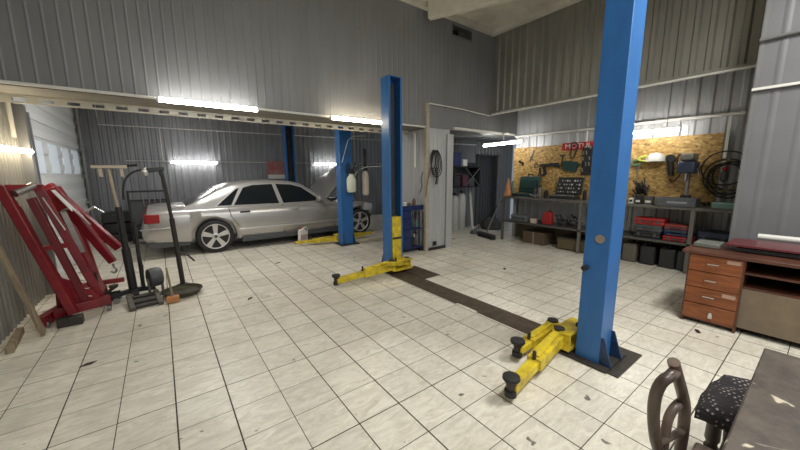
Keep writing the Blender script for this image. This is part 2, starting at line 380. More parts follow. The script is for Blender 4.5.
# perforated rail under the lintel
mb = MB().bb(-1.28, 4.06, 5.20, 5.206, 2.27, 2.290).bb(-1.28, 4.06, 5.20, 5.206, 2.325, 2.35).bb(-1.28, 4.06, 5.20, 5.30, 2.350, 2.354)
for i in range(26): mb.bb(-1.25 + i*.205, -1.25 + i*.205 + .10, 5.20, 5.206, 2.29, 2.325)
tag(mb.build('perforated_rail', cream), 'cream perforated metal rail running along the underside of the lintel over the car bay', 'rail')
# ceiling beams
for i, y in enumerate((4.05, 1.6, -.9)):
    b = MB().beam((4.02, 4.55, 4.3), (5.14, 2.2, 4.3), .12, .3) if i == 0 else MB().bb(-1.3, 5.9, y-.08, y+.08, 4.18, 4.45)
    if i == 0: struct(b.build('trim_8', cream, bevel=.01))
# wall vent
vt = thing('wall_vent', 'small dark rectangular vent opening high on the grey wall near the ceiling corner', 'vent', (5.0, 4.7, 4.21))
MB().bb(-.28, .28, .15, .17, -.09, .09).build('back_plate', blackp, vt)
m_ = MB()
for s in (-1, 1): m_.bb(s*.28-.012, s*.28+.012, -.02, .15, -.09, .09)
m_.bb(-.28, .28, -.02, .15, -.10, -.085).bb(-.28, .28, -.02, .15, .085, .10); m_.build('frame', grey, vt)
m_ = MB().bb(-.02, .26, .06, .08, -.09, .06); m_.build('fan_grille', dgrey, vt)

# trench and pit covers in the floor
struct(MB().bb(2.67, 2.965, 1.40, 2.20, -.01, .003).bb(2.70, 2.965, 2.20, 2.50, -.01, .003).bb(2.66, 2.96, 2.50, 4.3, -.01, .003).build('trim_9', rust))
struct(MB().bb(2.96, 3.27, 3.40, 4.0, -.01, .007).build('trim_10', rust))
struct(MB().bb(2.60, 3.10, .79, 1.22, -.01, .010).bb(2.98, 3.10, 1.2, 1.50, -.01, .006).build('trim_11', oily))

# sectional gate in left wall
gt = struct(MB().bb(XL-.05, XL-.01, 6.0, 9.75, 0, 2.95).build('door_1', mat('white gate panel', (.66, .68, .68), .5)))
mb = MB()
for k in range(13): mb.bb(XL-.01, XL+.004, 6.05, 9.7, .03+k*.225, .03+k*.225+.10)
mb.build('gate_rib', mat('white gate rib', (.72, .74, .74), .45), gt)
mb = MB()
for k in range(4): mb.bb(XL-.008, XL+.006, 6.35+k*.85, 6.85+k*.85, 1.55, 2.0)
mb.build('gate_window', mat('frosted daylight pane', (.70, .78, .85), .3, emit=.22), gt)
mb = MB().bb(XL, XL+.09, 5.88, 5.98, 0, 2.36).bb(XL, XL+.09, 9.72, 9.82, 0, 2.95).bb(XL, XL+.05, 5.98, 6.04, 0, 2.36)
mb.build('gate_frame', grey, gt)
mb = MB().tube((XL+.06, 9.6, .1), (XL+.06, 9.6, 2.9), .03).tube((XL+.06, 6.12, .1), (XL+.06, 6.12, 2.3), .025)
for k in range(5): mb.box((XL+.05, 9.6, .4+k*.55), (.09, .14, .05))
mb.build('gate_track', grey, gt)
# alcove dark door
d2 = struct(MB().bb(7.30, 8.17, 6.24, 6.30, 0, 2.02).build('door_2', mat('dark door', (.055, .058, .062), .5)))
mb = MB()
for k in range(7): mb.bb(7.34+k*.12, 7.36+k*.12, 6.225, 6.24, 0, 2.0)
mb.build('door_rib', dgrey, d2)
MB().bb(7.27, 7.31, 6.11, 6.26, 0, 2.05).bb(8.16, 8.20, 6.11, 6.26, 0, 2.05).bb(7.27, 8.20, 6.11, 6.26, 2.01, 2.05).build('door_frame', dgrey, d2)

# ------------------------------------------------------------ pipes and conduits
def pipe(name, label, pts, r, m, cat='pipe', n=8, smooth=0, clips=()):
    if not clips: return tag(MB().path(pts, r, n, smooth).build(name, m), label, cat)
    o = thing(name, label, cat, pts[0]); P0 = Vector(pts[0])
    MB().path([Vector(p)-P0 for p in pts], r, n, smooth).build('pipe', m, o)
    for c in clips: MB().box(Vector(c)-P0, (.03, .03, .05)).build('clip', grey, o)
    return o
pipe('water_pipe', 'thin white pipe crossing the grey upper wall from the beige post to the corner', [(4.13, 4.66, 2.80), (5.0, 4.66, 2.79), (5.90, 4.66, 2.74)], .013, white, clips=[(4.6, 4.68, 2.8), (5.3, 4.68, 2.775)])
pipe('water_pipe', 'pair of pale pipes running under the upper right wall behind the big blue column', [(5.90, 4.62, 2.76), (5.90, 2.5, 2.77), (5.90, .73, 2.78)], .016, white, clips=[(5.93, 3.4, 2.77), (5.93, 1.0, 2.78)])
struct(MB().bb(5.93, 5.99, .68, 4.69, 2.80, 2.835).build('trim_12', sheet_dk))
cd = thing('cable_trunking', 'white cable trunking running above the chipboard tool wall', 'cable trunking', (6.87, .9, 2.36))
MB().bb(-.025, .025, 0, 3.75, -.02, .02).build('trunking', white, cd)
MB().bb(-.02, .02, .13, .17, -1.36, -.02).build('drop_trunking', white, cd)
pipe('cable_trunking', 'white cable trunking crossing the right-hand grey wall above the desk', [(5.17, .66, 2.38), (5.17, .1, 2.385), (5.17, -1.4, 2.39)], .018, white, 'cable trunking', 4)
pipe('pipe_bracket', 'dark grey rail at the top right of the grey wall, above the white trunking', [(5.17, .66, 2.87), (5.17, -1.2, 2.9)], .018, grey, 'rail')
pipe('cable_conduit', 'thin pale conduit framing the top of the rear bay wall beside the gate', [(-1.0, 10.16, 3.2), (-1.0, 10.16, 2.66), (3.0, 10.16, 2.70), (8.4, 10.16, 2.75)], .012, white, 'conduit', 6)
pipe('cable_conduit', 'thin conduit joining the wall lights at the rear of the car bay', [(-.6, 10.16, 1.86), (3.0, 10.16, 1.87), (8.0, 10.16, 1.88)], .009, white, 'conduit', 6)
pipe('cable_conduit', 'thin upright conduit on the rear bay wall above the tall lamp stand', [(.12, 10.16, 1.88), (.12, 10.16, 2.66)], .010, white, 'conduit', 6)
pipe('cable_conduit', 'pale upright pipe inside the left wall beside the gate post', [(XL+.04, 5.6, 1.95), (XL+.04, 5.6, 2.34)], .02, cream, 'pipe', 8)
pipe('cable_conduit', 'pale slanting pipe at the left end of the lintel', [(XL+.05, 3.9, 2.36), (XL+.05, 5.2, 2.34)], .02, white, 'pipe', 8)
pipe('wall_pipe', 'pale upright pipe on the side of the pillar above the blue tool trolley', [(4.08, 5.0, 2.3), (4.08, 5.0, 1.72), (4.06, 4.98, 1.64)], .016, white, 'pipe', 8)
pipe('alcove_pipe', 'white pipe along the alcove wall beneath the lintel', [(6.12, 6.125, 1.75), (6.12, 6.125, 2.28), (7.2, 6.125, 2.30)], .016, white, 'pipe', 8)

# ------------------------------------------------------------ LED tubes
def led(label, a, b, m=tubem, housing=(0, 0, 1), group='lit tube lamps'):
    a, b = Vector(a), Vector(b); c = (a+b)/2; h = Vector(housing)
    t = thing('tube_lamp', label, 'lamp', c, 0, group)
    a -= c; b -= c; d = (b-a).normalized()
    MB().tube(a + d*.02, b - d*.02, .027).build('tube', m, t)
    MB().beam(a + h*.04, b + h*.04, .035, .024).build('housing', white, t)
    for p, q in ((a, a + d*.02), (b - d*.02, b)): MB().tube(p, q, .028).build('end_cap', plastic_w, t)
    return t
led('lit cool white tube lamp at the left of the lintel over the silver car', (.06, 4.58, 2.345), (1.12, 4.58, 2.345), housing=(0, 1, 0))
led('lit warm white tube lamp on the lintel touching the centre blue column', (2.12, 4.58, 2.345), (3.18, 4.58, 2.345), tubew, housing=(0, 1, 0))
led('lit warm white tube lamp on the left wall above the red cranes', (XL+.08, 4.85, 1.79), (XL+.08, 5.93, 1.81), tubew, housing=(-1, 0, 0))
led('lit tube lamp on the rear bay wall above the boot of the silver car', (.26, 10.10, 1.84), (1.32, 10.10, 1.84), housing=(0, 1, 0))
led('lit tube lamp on the rear bay wall behind the raised car bonnet', (4.05, 10.10, 1.84), (5.10, 10.10, 1.84), housing=(0, 1, 0))
led('lit tube lamp hanging above the left end of the workbench', (6.35, 5.18, 2.17), (6.35, 4.12, 2.19))
led('lit tube lamp over the workbench right of the big blue column', (6.5, 2.55, 2.17), (6.5, 1.52, 2.17))
for o_, nm in (((6.35, 4.9, 2.2), 'a'), ((6.35, 4.4, 2.2), 'b')): pass
tag(MB().bb(6.34, 6.36, 4.60, 4.62, 2.235, 2.42).bb(6.33, 6.37, 4.5, 4.72, 2.40, 2.42).build('lamp_bracket', white), 'small white bracket holding the tube lamp under the alcove lintel', 'bracket')
lb = MB().tube((6.5, 1.7, 2.215), (6.5, 1.7, 3.6), .004).tube((6.5, 2.4, 2.215), (6.5, 2.4, 3.6), .004); tag(lb.build('lamp_wire', grey), 'thin wires holding the tube lamp over the right part of the workbench', 'wire')

# ------------------------------------------------------------ two-post lifts
def arm(parent, col, a, b, w=.13, h=.10, pad=True, ext=.4, yl=yellow):
    a, b = Vector(a), Vector(b); m = a.lerp(b, 1-ext)
    ar = MB().beam(a, m, w, h).tube(a + Vector((0, 0, -h*.6)), a + Vector((0, 0, h*.75)), w*.55).build('arm', yl, parent, bevel=.006)
    MB().beam(a.lerp(m, .6), b, w*.72, h*.7).beam(a.lerp(m, .15) + Vector((0, 0, h*.75)), a.lerp(m, .95) + Vector((0, 0, h*.55)), w*.5, h*.25).build('extension', yl, ar, bevel=.004)
    MB().tube(m + Vector((0, 0, h*.45)), m + Vector((0, 0, h*1.1)), .014).lathe([(.02, h*.7), (.045, h*.75), (.045, h*.95), (.02, h)], a, n=18).build('lock_pin', oily, ar)
    if pad:
        MB().lathe([(.02, -.05), (.028, .0), (.03, .055)], b).build('pad_screw', oily, ar)
        MB().lathe([(.03, .05), (.05, .06), (.058, .072), (.056, .09), (.04, .095)], b).lathe([(.04, -.05), (.04, -.01)], b).build('rubber_pad', black, ar)
def lift(label, loc, face, wx=.34, d=.24, h=2.9, arms=(), car_z=.95, base=True, disc=False, slot_black=True):
    t = thing('lift_column', label, 'vehicle lift', loc, 0, 'blue two-post lift columns')
    s = face  # +1 slot faces +Y, -1 faces -Y
    mb = MB(); x0, x1 = -wx/2, wx/2; ys = s*d/2; yb = -s*d/2; tk = .02
    fw = .035
    mb.prism([(x0, yb), (x1, yb), (x1, ys), (x1-fw, ys), (x1-fw, ys-s*tk), (x1-tk, ys-s*tk), (x1-tk, yb+s*tk), (x0+tk, yb+s*tk), (x0+tk, ys-s*tk), (x0+fw, ys-s*tk), (x0+fw, ys), (x0, ys)], 'xy', 0, h)
    mb.prism([(x0-.004, -d/2-.004), (x1+.004, -d/2-.004), (x1+.004, d/2+.004), (x0-.004, d/2+.004)], 'xy', h, h+.012)
    post = mb.build('post', blue, t, bevel=.004)
    MB().bb(x0+tk+.004, x1-tk-.004, yb+s*tk, yb+s*(tk+.01), .3, h-.05).bb(-.03, .03, -.02, .02, .3, h-.1).tube((-.06, s*.03, .2), (-.06, s*.03, h-.1), .012).build('screw_spindle', oily, t)
    # carriage
    cy = ys
    cw = wx/2-.038; cb = MB().bb(-cw, cw, cy-s*.13, cy+s*.015, .06, car_z).bb(-.18, .18, cy+s*.02, cy+s*.18, .05, .08).bb(-.18, .18, cy+s*.02, cy+s*.18, .185, .205).bb(-.17, -.155, cy+s*.02, cy+s*.15, .05, .205).bb(.155, .17, cy+s*.02, cy+s*.15, .05, .205)
    c = cb.build('carriage', yellow, t, bevel=.005)
    MB().bb(-.085, .085, cy+s*.016, cy+s*.026, car_z*.6, car_z*.6+.03).build('stop_band', blackp, c)
    MB().bb(x0-.06, x1+.10, -d/2-.08, d/2+.10, .008, .025).build('base_plate', oily, t)
    g = MB()
    for sx in (-1, 1):
        g.prism([(yb, .02), (yb-s*.09, .02), (yb-s*.02, .24), (yb, .24)], 'yz', sx*(wx/2-.012)-.006, sx*(wx/2-.012)+.006)
    g.build('gusset', mat('grimy blue paint', (.02, .06, .15), .5, noise=.7, nscale=16), t)
    for a in arms: arm(t, None, *a)
    if disc:
        MB().tube((x0-.008, -.02, 1.02), (x0, -.02, 1.02), .033, n=24).build('cover_disc', mat('rusty disc', (.32, .26, .20), .5, .3), t)
        MB().tube((x0-.05, ys-s*.03, .78), (x0, ys-s*.03, .78), .02).build('stop_knob', black, t)
    return t
lift('large blue lift column standing nearest the camera, with two yellow arms at its foot', (2.755, 1.035, 0), 1, .225, .18, h=2.9,
     arms=[((-.14, .22, .13), (-1.01, .09, .10), .11, .09, True, .42), ((-.02, .34, .13), (-.56, .34, .10), .10, .085, True, .3)], car_z=.42, disc=True)
lift('blue lift column at the centre with a yellow carriage and a long yellow arm on the floor', (2.885, 4.09, 0), -1, .245, .20,
     arms=[((-.17, -.20, .13), (-1.09, -.20, .08), .13, .10, True, .45), ((.15, -.16, .13), (-.30, -.30, .20), .11, .08, False, .4)], car_z=.86)
lift('blue lift column in the bay beside the front wheel of the silver car', (3.16, 6.25, 0), 1, .27, .21,
     arms=[((-.15, .26, .09), (-.98, .45, .08), .11, .08, False, .4), ((.17, .26, .09), (.95, .50, .08), .11, .08, False, .4)], car_z=.3)
lift('blue lift column against the rear wall behind the silver car', (3.03, 9.35, 0), -1, .26, .22, arms=[], car_z=.6)

# ------------------------------------------------------------ car
def make_car():
    t = thing('car', 'silver beige saloon car parked in the bay with its bonnet raised', 'car', (.78, 8.02, 0))
    WB = 3.22; W = .93
    # stations: x, halfwidth, zbottom, zshoulder, zdeck, inner deck z (drop for engine bay)
    S = [(-1.13, .70, .42, .56, .60), (-1.11, .80, .34, .58, .64), (-1.06, .86, .29, .72, .76), (-1.02, .885, .27, .85, .905), (-.93, .90, .26, .875, .925), (-.7, .915, .25, .885, .93),
         (-.42, .925, .24, .885, .93), (0, .93, .22, .885, .935), (.5, .93, .20, .885, .94), (1.2, .93, .19, .875, .93), (1.8, .93, .19, .87, .92), (2.2, .93, .19, .865, .91),
         (2.42, .93, .20, .86, .91), (2.50, .93, .20, .855, .78), (2.9, .925, .21, .84, .74), (3.3, .905, .24, .82, .70), (3.52, .86, .30, .79, .66), (3.66, .76, .42, .74, .64), (3.70, .70, .50, .72, .64)]
    mb = MB(); rows = []
    for x, w_, zb, zs, zd in S:
        eng = zd < zs - .01
        half = [(0, zb), (w_*.80, zb), (w_*.93, zb+.03), (w_*.985, zb+(zs-zb)*.22), (w_, zb+(zs-zb)*.5), (w_*.985, zb+(zs-zb)*.78), (w_*.955, zs-.035), (w_*.90, zs)]
        half += [(w_*.80, zs+(.01 if not eng else 0)), (w_*.74, zd if eng else (zs+zd)/2+.012), (0, zd)]
        ring = half + [(-y, z) for y, z in half[-2:0:-1]]
        rows.append([(x, -y, z) for y, z in ring])
    n = len(rows[0]); vs = [v for r in rows for v in r]; fs = []
    for i in range(len(rows)-1):
        for k in range(n):
            fs.append((i*n+k, i*n+(k+1) % n, (i+1)*n+(k+1) % n, (i+1)*n+k))
    fs += [list(range(n))[::-1], list(range((len(rows)-1)*n, len(rows)*n))]
    mb.add(vs, fs)
    body = mb.build('body', carpaint, t, sharp=.75)
    # wheel arches cut with a temporary cutter
    for wx_ in (0, WB):
        for sy in (-1, 1):
            cut = MB().lathe([(.385, -.16), (.385, .16)], (wx_, sy*.86, .325), 'Y', 40).build('cut', black)
            cut.parent = t
            md = body.modifiers.new('b', 'BOOLEAN'); md.operation = 'DIFFERENCE'; md.object = cut; md.solver = 'EXACT'
            bpy.context.view_layer.update()
            dg = bpy.context.evaluated_depsgraph_get(); me = bpy.data.meshes.new_from_object(body.evaluated_get(dg))
            body.modifiers.clear(); body.data = me; bpy.data.objects.remove(cut)
    # greenhouse
    side = lambda z: .84 - .50*(z-.86)
    G = [(-.48, .90), (-.30, 1.0), (-.08, 1.13), (.14, 1.25), (.40, 1.34), (.75, 1.385), (1.2, 1.40), (1.6, 1.375), (1.85, 1.32), (2.10, 1.16), (2.32, 1.0), (2.46, .90)]
    mb = MB(); rows = []
    for x, z in G:
        ze = max(.88, z - .055*min(1, (z-.88)/.3))
        half = [(0, .84), (side(.84), .84), (side((.84+ze)/2), (.84+ze)/2), (side(ze), ze), (side(ze)*.93, ze+(z-ze)*.65), (side(ze)*.6, z-.004), (0, z)]
        ring = half + [(-y, zz) for y, zz in half[-2:0:-1]]; rows.append([(x, -y, zz) for y, zz in ring])
    n = len(rows[0]); vs = [v for r in rows for v in r]; fs = []
    for i in range(len(rows)-1):
        for k in range(n): fs.append((i*n+k, i*n+(k+1) % n, (i+1)*n+(k+1) % n, (i+1)*n+k))
    fs += [list(range(n))[::-1], list(range((len(rows)-1)*n, len(rows)*n))]
    mb.add(vs, fs).build('cabin', carpaint, t, sharp=.7)
    def side_patch(name, poly, m, off=.006, th=.01, sy=-1):
        mb = MB(); k = len(poly)
        vs = [(x, sy*(side(z)+off), z) for x, z in poly] + [(x, sy*(side(z)+off-th-.01), z) for x, z in poly]
        mb.add(vs, [list(range(k)), list(range(k, 2*k))] + [(i, (i+1) % k, k+(i+1) % k, k+i) for i in range(k)])
        return mb.build(name, m, t, sharp=.4)
    for sy in (-1, 1):
        side_patch('window_surround', [(.02, .895), (.50, 1.275), (.80, 1.325), (1.2, 1.335), (1.62, 1.315), (1.86, 1.25), (2.34, .905), (1.5, .885)], chrome if False else alloy, .003, .01, sy)
        side_patch('side_window', [(.08, .915), (.46, 1.225), (.52, 1.245), (.33, .91)], glass_d, .008, .01, sy)
        side_patch('side_window', [(.38, .912), (.60, 1.25), (.80, 1.30), (1.19, 1.31), (1.27, .90)], glass_d, .008, .01, sy)
        side_patch('side_window', [(1.36, .90), (1.27, 1.31), (1.60, 1.29), (1.82, 1.225), (2.24, .91)], glass_d, .008, .01, sy)
    # rear and front screens
    def screen(name, x0, z0, x1, z1, w0, w1, sgn):
        d = Vector((x1-x0, 0, z1-z0)).normalized(); nn = Vector((-d.z, 0, d.x))*sgn
        if nn.z < 0: nn = -nn
        mb = MB(); N_ = 8; vs = []
        for j, off in enumerate((.016, -.012)):
            for i in range(N_+1):
                u = -1 + 2*i/N_
                for x, z, ww in ((x0, z0, w0), (x1, z1, w1)):
                    vs.append(Vector((x, u*ww, z - .035*u*u)) + nn*off)
        fs = [(2*i, 2*i+1, 2*i+3, 2*i+2) for i in range(N_)]
        B = 2*(N_+1); fs += [(B+a, B+b, B+c, B+d_) for a, b, c, d_ in list(fs)]
        fs += [(0, 1, B+1, B), (2*N_, 2*N_+1, B+2*N_+1, B+2*N_)]
        mb.add(vs, fs).build(name, glass_d, t)
    screen('rear_screen', -.42, .945, .12, 1.255, .68, .60, 1)
    screen('windscreen', 2.40, .955, 1.93, 1.29, .70, .62, 1)
    # dark sill, rear valance, moulding
    for ya, yb_ in ((-.935, -.80), (.80, .935)): MB().prism([(.46, .16), (2.78, .16), (2.76, .25), (.48, .25)], 'xz', ya, yb_).build('sill', dgrey, t, bevel=.01)
    MB().bb(-1.05, -.42, -.86, .86, .20, .31).build('rear_valance', dgrey, t, bevel=.02)
    for sy in (-1, 1):
        MB().bb(.42, 2.80, sy*.938-.012, sy*.938+.008, .40, .44).build('door_moulding', alloy, t, bevel=.006)
        sd = MB()
        for pts in ([(1.32, .26), (1.32, .88)], [(.43, .50), (.30, .70), (.27, .88)], [(2.52, .26), (2.50, .86)]):
            for (xa, za), (xb, zb) in zip(pts, pts[1:]):
                ya = .93*(.985 if za < .4 or za > .72 else 1); yb = .93*(.95 if zb > .8 else 1)
                sd.beam((xa, sy*(ya+.0), za), (xb, sy*(yb+.0), zb), .008, .008)
        sd.build('door_gap', black, t)
        for x in (.50, 1.50):
            MB().box((x+.06, sy*.925, .775), (.19, .03, .035)).build('door_handle', blackp if x < 1 else alloy, t, bevel=.01)
        MB().box((2.16, sy*.93, .955), (.13, .17, .10)).build('door_mirror', carpaint, t, bevel=.03)
        MB().box((-.95, sy*.885, .745), (.20, .06, .16), (0, 0, sy*-.12)).bb(-1.075, -1.03, sy*.50, sy*.87, .665, .825).build('tail_lamp', lamp_red, t, bevel=.012)
        MB().bb(-1.14, -.42, sy*.90-.02, sy*.90+.02, .555, .575).build('bumper_strip', carpaint, t, bevel=.008)
        MB().prism([(3.30, .60), (3.60, .60), (3.62, .76), (3.42, .79)], 'xz', sy*.72, sy*.875).build('headlamp', mat('headlamp lens', (.6, .64, .66), .15), t, bevel=.01)
    MB().bb(-.30-.09, -.21, -.942, -.925, .72, .84).build('fuel_flap', mat('flap paint', (.38, .37, .35), .35, .5), t, bevel=.008)
    MB().bb(3.35, 3.70, -.62, .62, .32, .62).bb(3.45, 3.62, -.80, .80, .40, .52).build('front_crossmember', blackp, t, bevel=.02)
    MB().bb(2.6, 3.3, -.5, .5, .55, .84).lathe([(.12, .84), (.12, .88), (.05, .90)], (2.9, .1, 0)).tube((2.7, -.3, .86), (3.2, .3, .88), .04).build('engine', dgrey, t, bevel=.03)
    # bonnet, raised
    ang = math.radians(40); L = 1.22
    hb = MB(); NX, NY = 8, 10; vs = []
    for off in (0, -.02):
        for i in range(NX+1):
            for j in range(NY+1):
                u = i/NX; v = -1+2*j/NY; hw = .74 - .10*u*u
                x = u*L; z = .03*(1-v*v) + .05*math.sin(PI*u) + off
                vs.append((2.40 + x*math.cos(ang)-z*math.sin(ang), v*hw, .95 + x*math.sin(ang)+z*math.cos(ang)))
    q = (NX+1)*(NY+1); fs = []
    for b_ in (0, q):
        for i in range(NX):
            for j in range(NY): k = b_+i*(NY+1)+j; fs.append((k, k+1, k+NY+2, k+NY+1))
    edge = [j for j in range(NY+1)] + [i*(NY+1)+NY for i in range(1, NX+1)] + [NX*(NY+1)+j for j in range(NY-1, -1, -1)] + [i*(NY+1) for i in range(NX-1, 0, -1)]
    for a, b in zip(edge, edge[1:]+edge[:1]): fs.append((a, b, q+b, q+a))
    bo = hb.add(vs, fs).build('bonnet', carpaint, t)
    # underside lining
    MB().beam((2.46+.05, 0, .975-.0), (2.40+1.1*math.cos(ang)+.03, 0, .95+1.1*math.sin(ang)-.03), 1.2, .012).build('bonnet_lining', dgrey, bo)
    MB().tube((3.3, -.66, .80), (2.40+.85*math.cos(ang), -.62, .95+.85*math.sin(ang)), .008).build('bonnet_strut', blackp, bo)
    # wheels
    for wx_ in (0, WB):
        for sy in (-1, 1):
            tyre = MB().lathe([(.235, -.10), (.245, -.115), (.29, -.118), (.315, -.10), (.325, -.06), (.325, .06), (.315, .10), (.29, .118), (.245, .115), (.235, .10)], (wx_, sy*.80, .325), 'Y', 48)
            ty = tyre.build('wheel', rubber, t, sharp=.7)
            y0 = sy*.80
            rm = MB().lathe([(.242, -.10), (.248, -.116), (.235, -.116), (.22, -.09), (.215, .09), (.235, .116), (.248, .116), (.242, .10)], (wx_, y0, .325), 'Y', 48, caps=False)
            for k in range(5):
                a = 2*PI*k/5 + .3
                dx, dz = math.cos(a), math.sin(a)
                rm.beam((wx_+dx*.04, y0+sy*.095, .325+dz*.04), (wx_+dx*.212, y0+sy*.088, .325+dz*.212), .085 if abs(dz) > 2 else .062, .03, roll=PI/2, w2=.10, h2=.03) if False else None
                # spoke as a wedge in the wheel plane
                px, pz = -dz, dx
                pts = [(wx_+dx*.04+px*.03, .325+dz*.04+pz*.03), (wx_+dx*.04-px*.03, .325+dz*.04-pz*.03), (wx_+dx*.236-px*.05, .325+dz*.236-pz*.05), (wx_+dx*.236+px*.05, .325+dz*.236+pz*.05)]
                rm.prism(pts, 'xz', y0+sy*.075, y0+sy*.105)
            rm.lathe([(.065, 0), (.065, .108), (.05, .115)] if sy > 0 else [(.065, 0), (.065, -.108), (.05, -.115)], (wx_, y0, .325), 'Y', 24)
            rm.build('rim', alloy, ty, bevel=.004)
            MB().lathe([(.03, 0), (.03, sy*.12)], (wx_, y0, .325), 'Y', 20).build('hub_cap', dgrey, ty)
            MB().lathe([(.205, -.02), (.205, .02)], (wx_, y0, .325), 'Y', 32).build('brake_disc', blackp, ty)
    MB().bb(.0, 3.2, -.75, .75, .17, .30).build('underbody', blackp, t)
    # number plate on the boot and exhaust
    MB().bb(-1.145, -1.13, -.26, .26, .44, .55).build('number_plate', plastic_w, t, bevel=.004)
make_car()

# ------------------------------------------------------------ bay items
bt = thing('oil_can', 'white plastic oil can standing on the floor beside the silver car', 'can', (2.44, 6.93, 0), .15)
MB().prism([(-.10, 0), (.10, 0), (.10, .24), (.02, .33), (-.06, .33), (-.10, .28)], 'xz', -.05, .05).build('body', plastic_w, bt, bevel=.02)
MB().path([(.01, 0, .33), (.07, 0, .36), (.12, 0, .30), (.11, 0, .20)], .013, 8, 2).build('handle', plastic_w, bt)
MB().lathe([(.025, .325), (.025, .36)], (-.05, 0, 0)).build('cap', red_b, bt)
MB().bb(-.07, .07, -.054, -.05, .08, .2).build('paper_label', mat('can label', (.45, .30, .30), .5), bt)
# fluid dispenser bottle on bay column
dp = thing('fluid_extractor', 'white bottle-shaped fluid extractor hung on the bay lift column', 'fluid extractor', (3.21, 6.035, 1.14))
MB().lathe([(.075, 0), (.095, .03), (.10, .24), (.085, .30), (.05, .34), (.045, .38)], n=20).build('bottle', mat('milky plastic', (.68, .72, .60), .4), dp)
MB().bb(-.07, .07, -.05, .05, .38, .46).tube((-.05, 0, .46), (-.06, 0, .60), .03).tube((.05, 0, .44), (.09, -.02, .62), .025).build('pump_head', blackp, dp, bevel=.01)
MB().path([(.03, -.05, .45), (.12, -.08, .55), (.16, -.06, .42), (.10, -.04, .30)], .010, 6, 2).build('hose', black, dp)
pipe('air_hose', 'thin white hose hanging from the lintel to the bay lift column', [(3.55, 5.98, 2.30), (3.2, 6.05, 2.28), (3.08, 6.04, 1.95), (3.02, 6.05, 1.75)], .006, white, 'hose', 6, 1)
pipe('air_hose', 'white hose strung from the fluid extractor to the pillar wall', [(3.25, 6.0, 1.48), (3.45, 6.0, 1.66), (3.9, 5.9, 1.68), (4.1, 5.85, 1.68)], .006, white, 'hose', 6, 1)
ex2 = thing('fluid_extractor', 'pale long bottle hanging just left of the centre blue column', 'fluid extractor', (3.60, 6.12, 1.05))
MB().lathe([(.05, 0), (.075, .03), (.075, .42), (.05, .5), (.03, .53)], n=16).build('bottle', mat('beige bottle', (.58, .52, .44), .5), ex2)
MB().bb(-.05, .05, -.03, .03, .53, .62).bb(-.04, .03, -.02, .02, .62, 1.0).build('pump_head', blackp, ex2, bevel=.01)
sg = thing('wall_poster', 'red and grey poster with a dark edge on the rear bay wall', 'poster', (2.91, 10.15, 1.65))
MB().bb(-.29, .29, -.012, 0, -.26, .26).build('poster_sheet', mat('poster red', (.42, .05, .06), .5, noise=.6, nscale=5, col2=(.35, .30, .27)), sg)
MB().bb(-.29, .29, -.016, -.012, -.26, -.14).build('poster_footer', plastic_w, sg)
# second lift control box behind
# wheels/tyres at far left
def tyre(label, loc, r=.30):
    o = thing('tyre', label, 'tyre', loc, 0, 'used tyres stacked beside the gate')
    MB().lathe([(r*.58, 0), (r*.62, -.01), (r*.93, .0), (r, .035), (r, .165), (r*.93, .20), (r*.62, .21), (r*.58, .2), (r*.55, .1), (r*.58, 0)], n=32, caps=False).build('tyre_body', rubber, o)
    return o
tyre('black tyre lying on the floor at the bottom of the stack beside the gate', (-.86, 9.75, .012))
tyre('black tyre in the middle of the stack beside the gate', (-.84, 9.73, .236), .29)
tt = thing('tool_case', 'black case on top of the tyre stack at the rear left of the bay', 'case', (-.83, 9.75, .458)); MB().bb(-.28, .28, -.2, .2, 0, .24).build('shell', blackp, tt, bevel=.03); MB().path([(-.08, -.21, .2), (-.08, -.25, .17), (.08, -.25, .17), (.08, -.21, .2)], .01).build('handle', dgrey, tt)
# dark rack with hooks behind jack
rk = thing('tool_rack', 'dark steel rack with hooks standing behind the boot of the car', 'rack', (-.25, 9.2, 0))
for x in (-.34, .34):
    MB().bb(x-.02, x+.02, -.02, .02, 0, 1.18).build('upright', blackp, rk)
for q in ((-.015, .015, 1.14, 1.18), (-.015, .015, .95, .98)): MB().bb(-.32, .32, *q).build('crossbar', blackp, rk)
for q in ((-.2, .2, .12, .16), (-.2, .2, .40, .43)): MB().bb(-.34, .34, *q).build('shelf', blackp, rk)
for k in range(4): MB().path([(-.08+k*.1, -.02, 1.0), (-.08+k*.1, -.05, .96), (-.08+k*.1, -.05, .82), (-.06+k*.1, -.08, .84)], .012, 6).build('hook', steel, rk)
MB().bb(-.34, .34, .0, .01, .2, .95).build('back_panel', dgrey, rk)

# ------------------------------------------------------------ engine cranes
def crane(label, P, parts, group='red folded engine cranes'):
    t = thing('engine_crane', label, 'engine crane', P, 0, group); return t
def rel(P, q): return tuple(a-b for a, b in zip(q, P))
P = (-.92, 4.68, 0)
ca = crane('tall dark red folded engine crane leaning at the left wall, nearest the wooden plank', P, None)
R_ = lambda *q: rel(P, q)
MB().beam(R_(-.86, 4.62, .10), R_(-1.19, 4.60, 1.43), .19, .07, w2=.13).build('mast', red, ca, bevel=.008)
MB().beam(R_(-.68, 4.90, .14), R_(-1.0, 4.84, 1.40), .16, .075, w2=.11).build('boom', red, ca, bevel=.008)
MB().beam(R_(-1.20, 4.60, 1.41), R_(-.98, 4.84, 1.40), .08, .06).build('crossbar', red, ca, bevel=.004)
MB().beam(R_(-1.02, 4.64, .80), R_(-.83, 4.85, .78), .05, .05).build('crossbar', red, ca, bevel=.004)
for (a, b) in (((-1.10, 4.56, .07), (-.96, 4.95, .09)), ((-1.02, 4.66, .11), (-.58, 4.76, .13))):
    MB().beam(R_(*a), R_(*b), .08, .10).build('base_beam', red, ca, bevel=.006)
MB().prism([(-1.0+.92, .10), (-.62+.92, .12), (-.75+.92, .34), (-.98+.92, .5)], 'xz', .03, .045).build('gusset_plate', red, ca, bevel=.004)
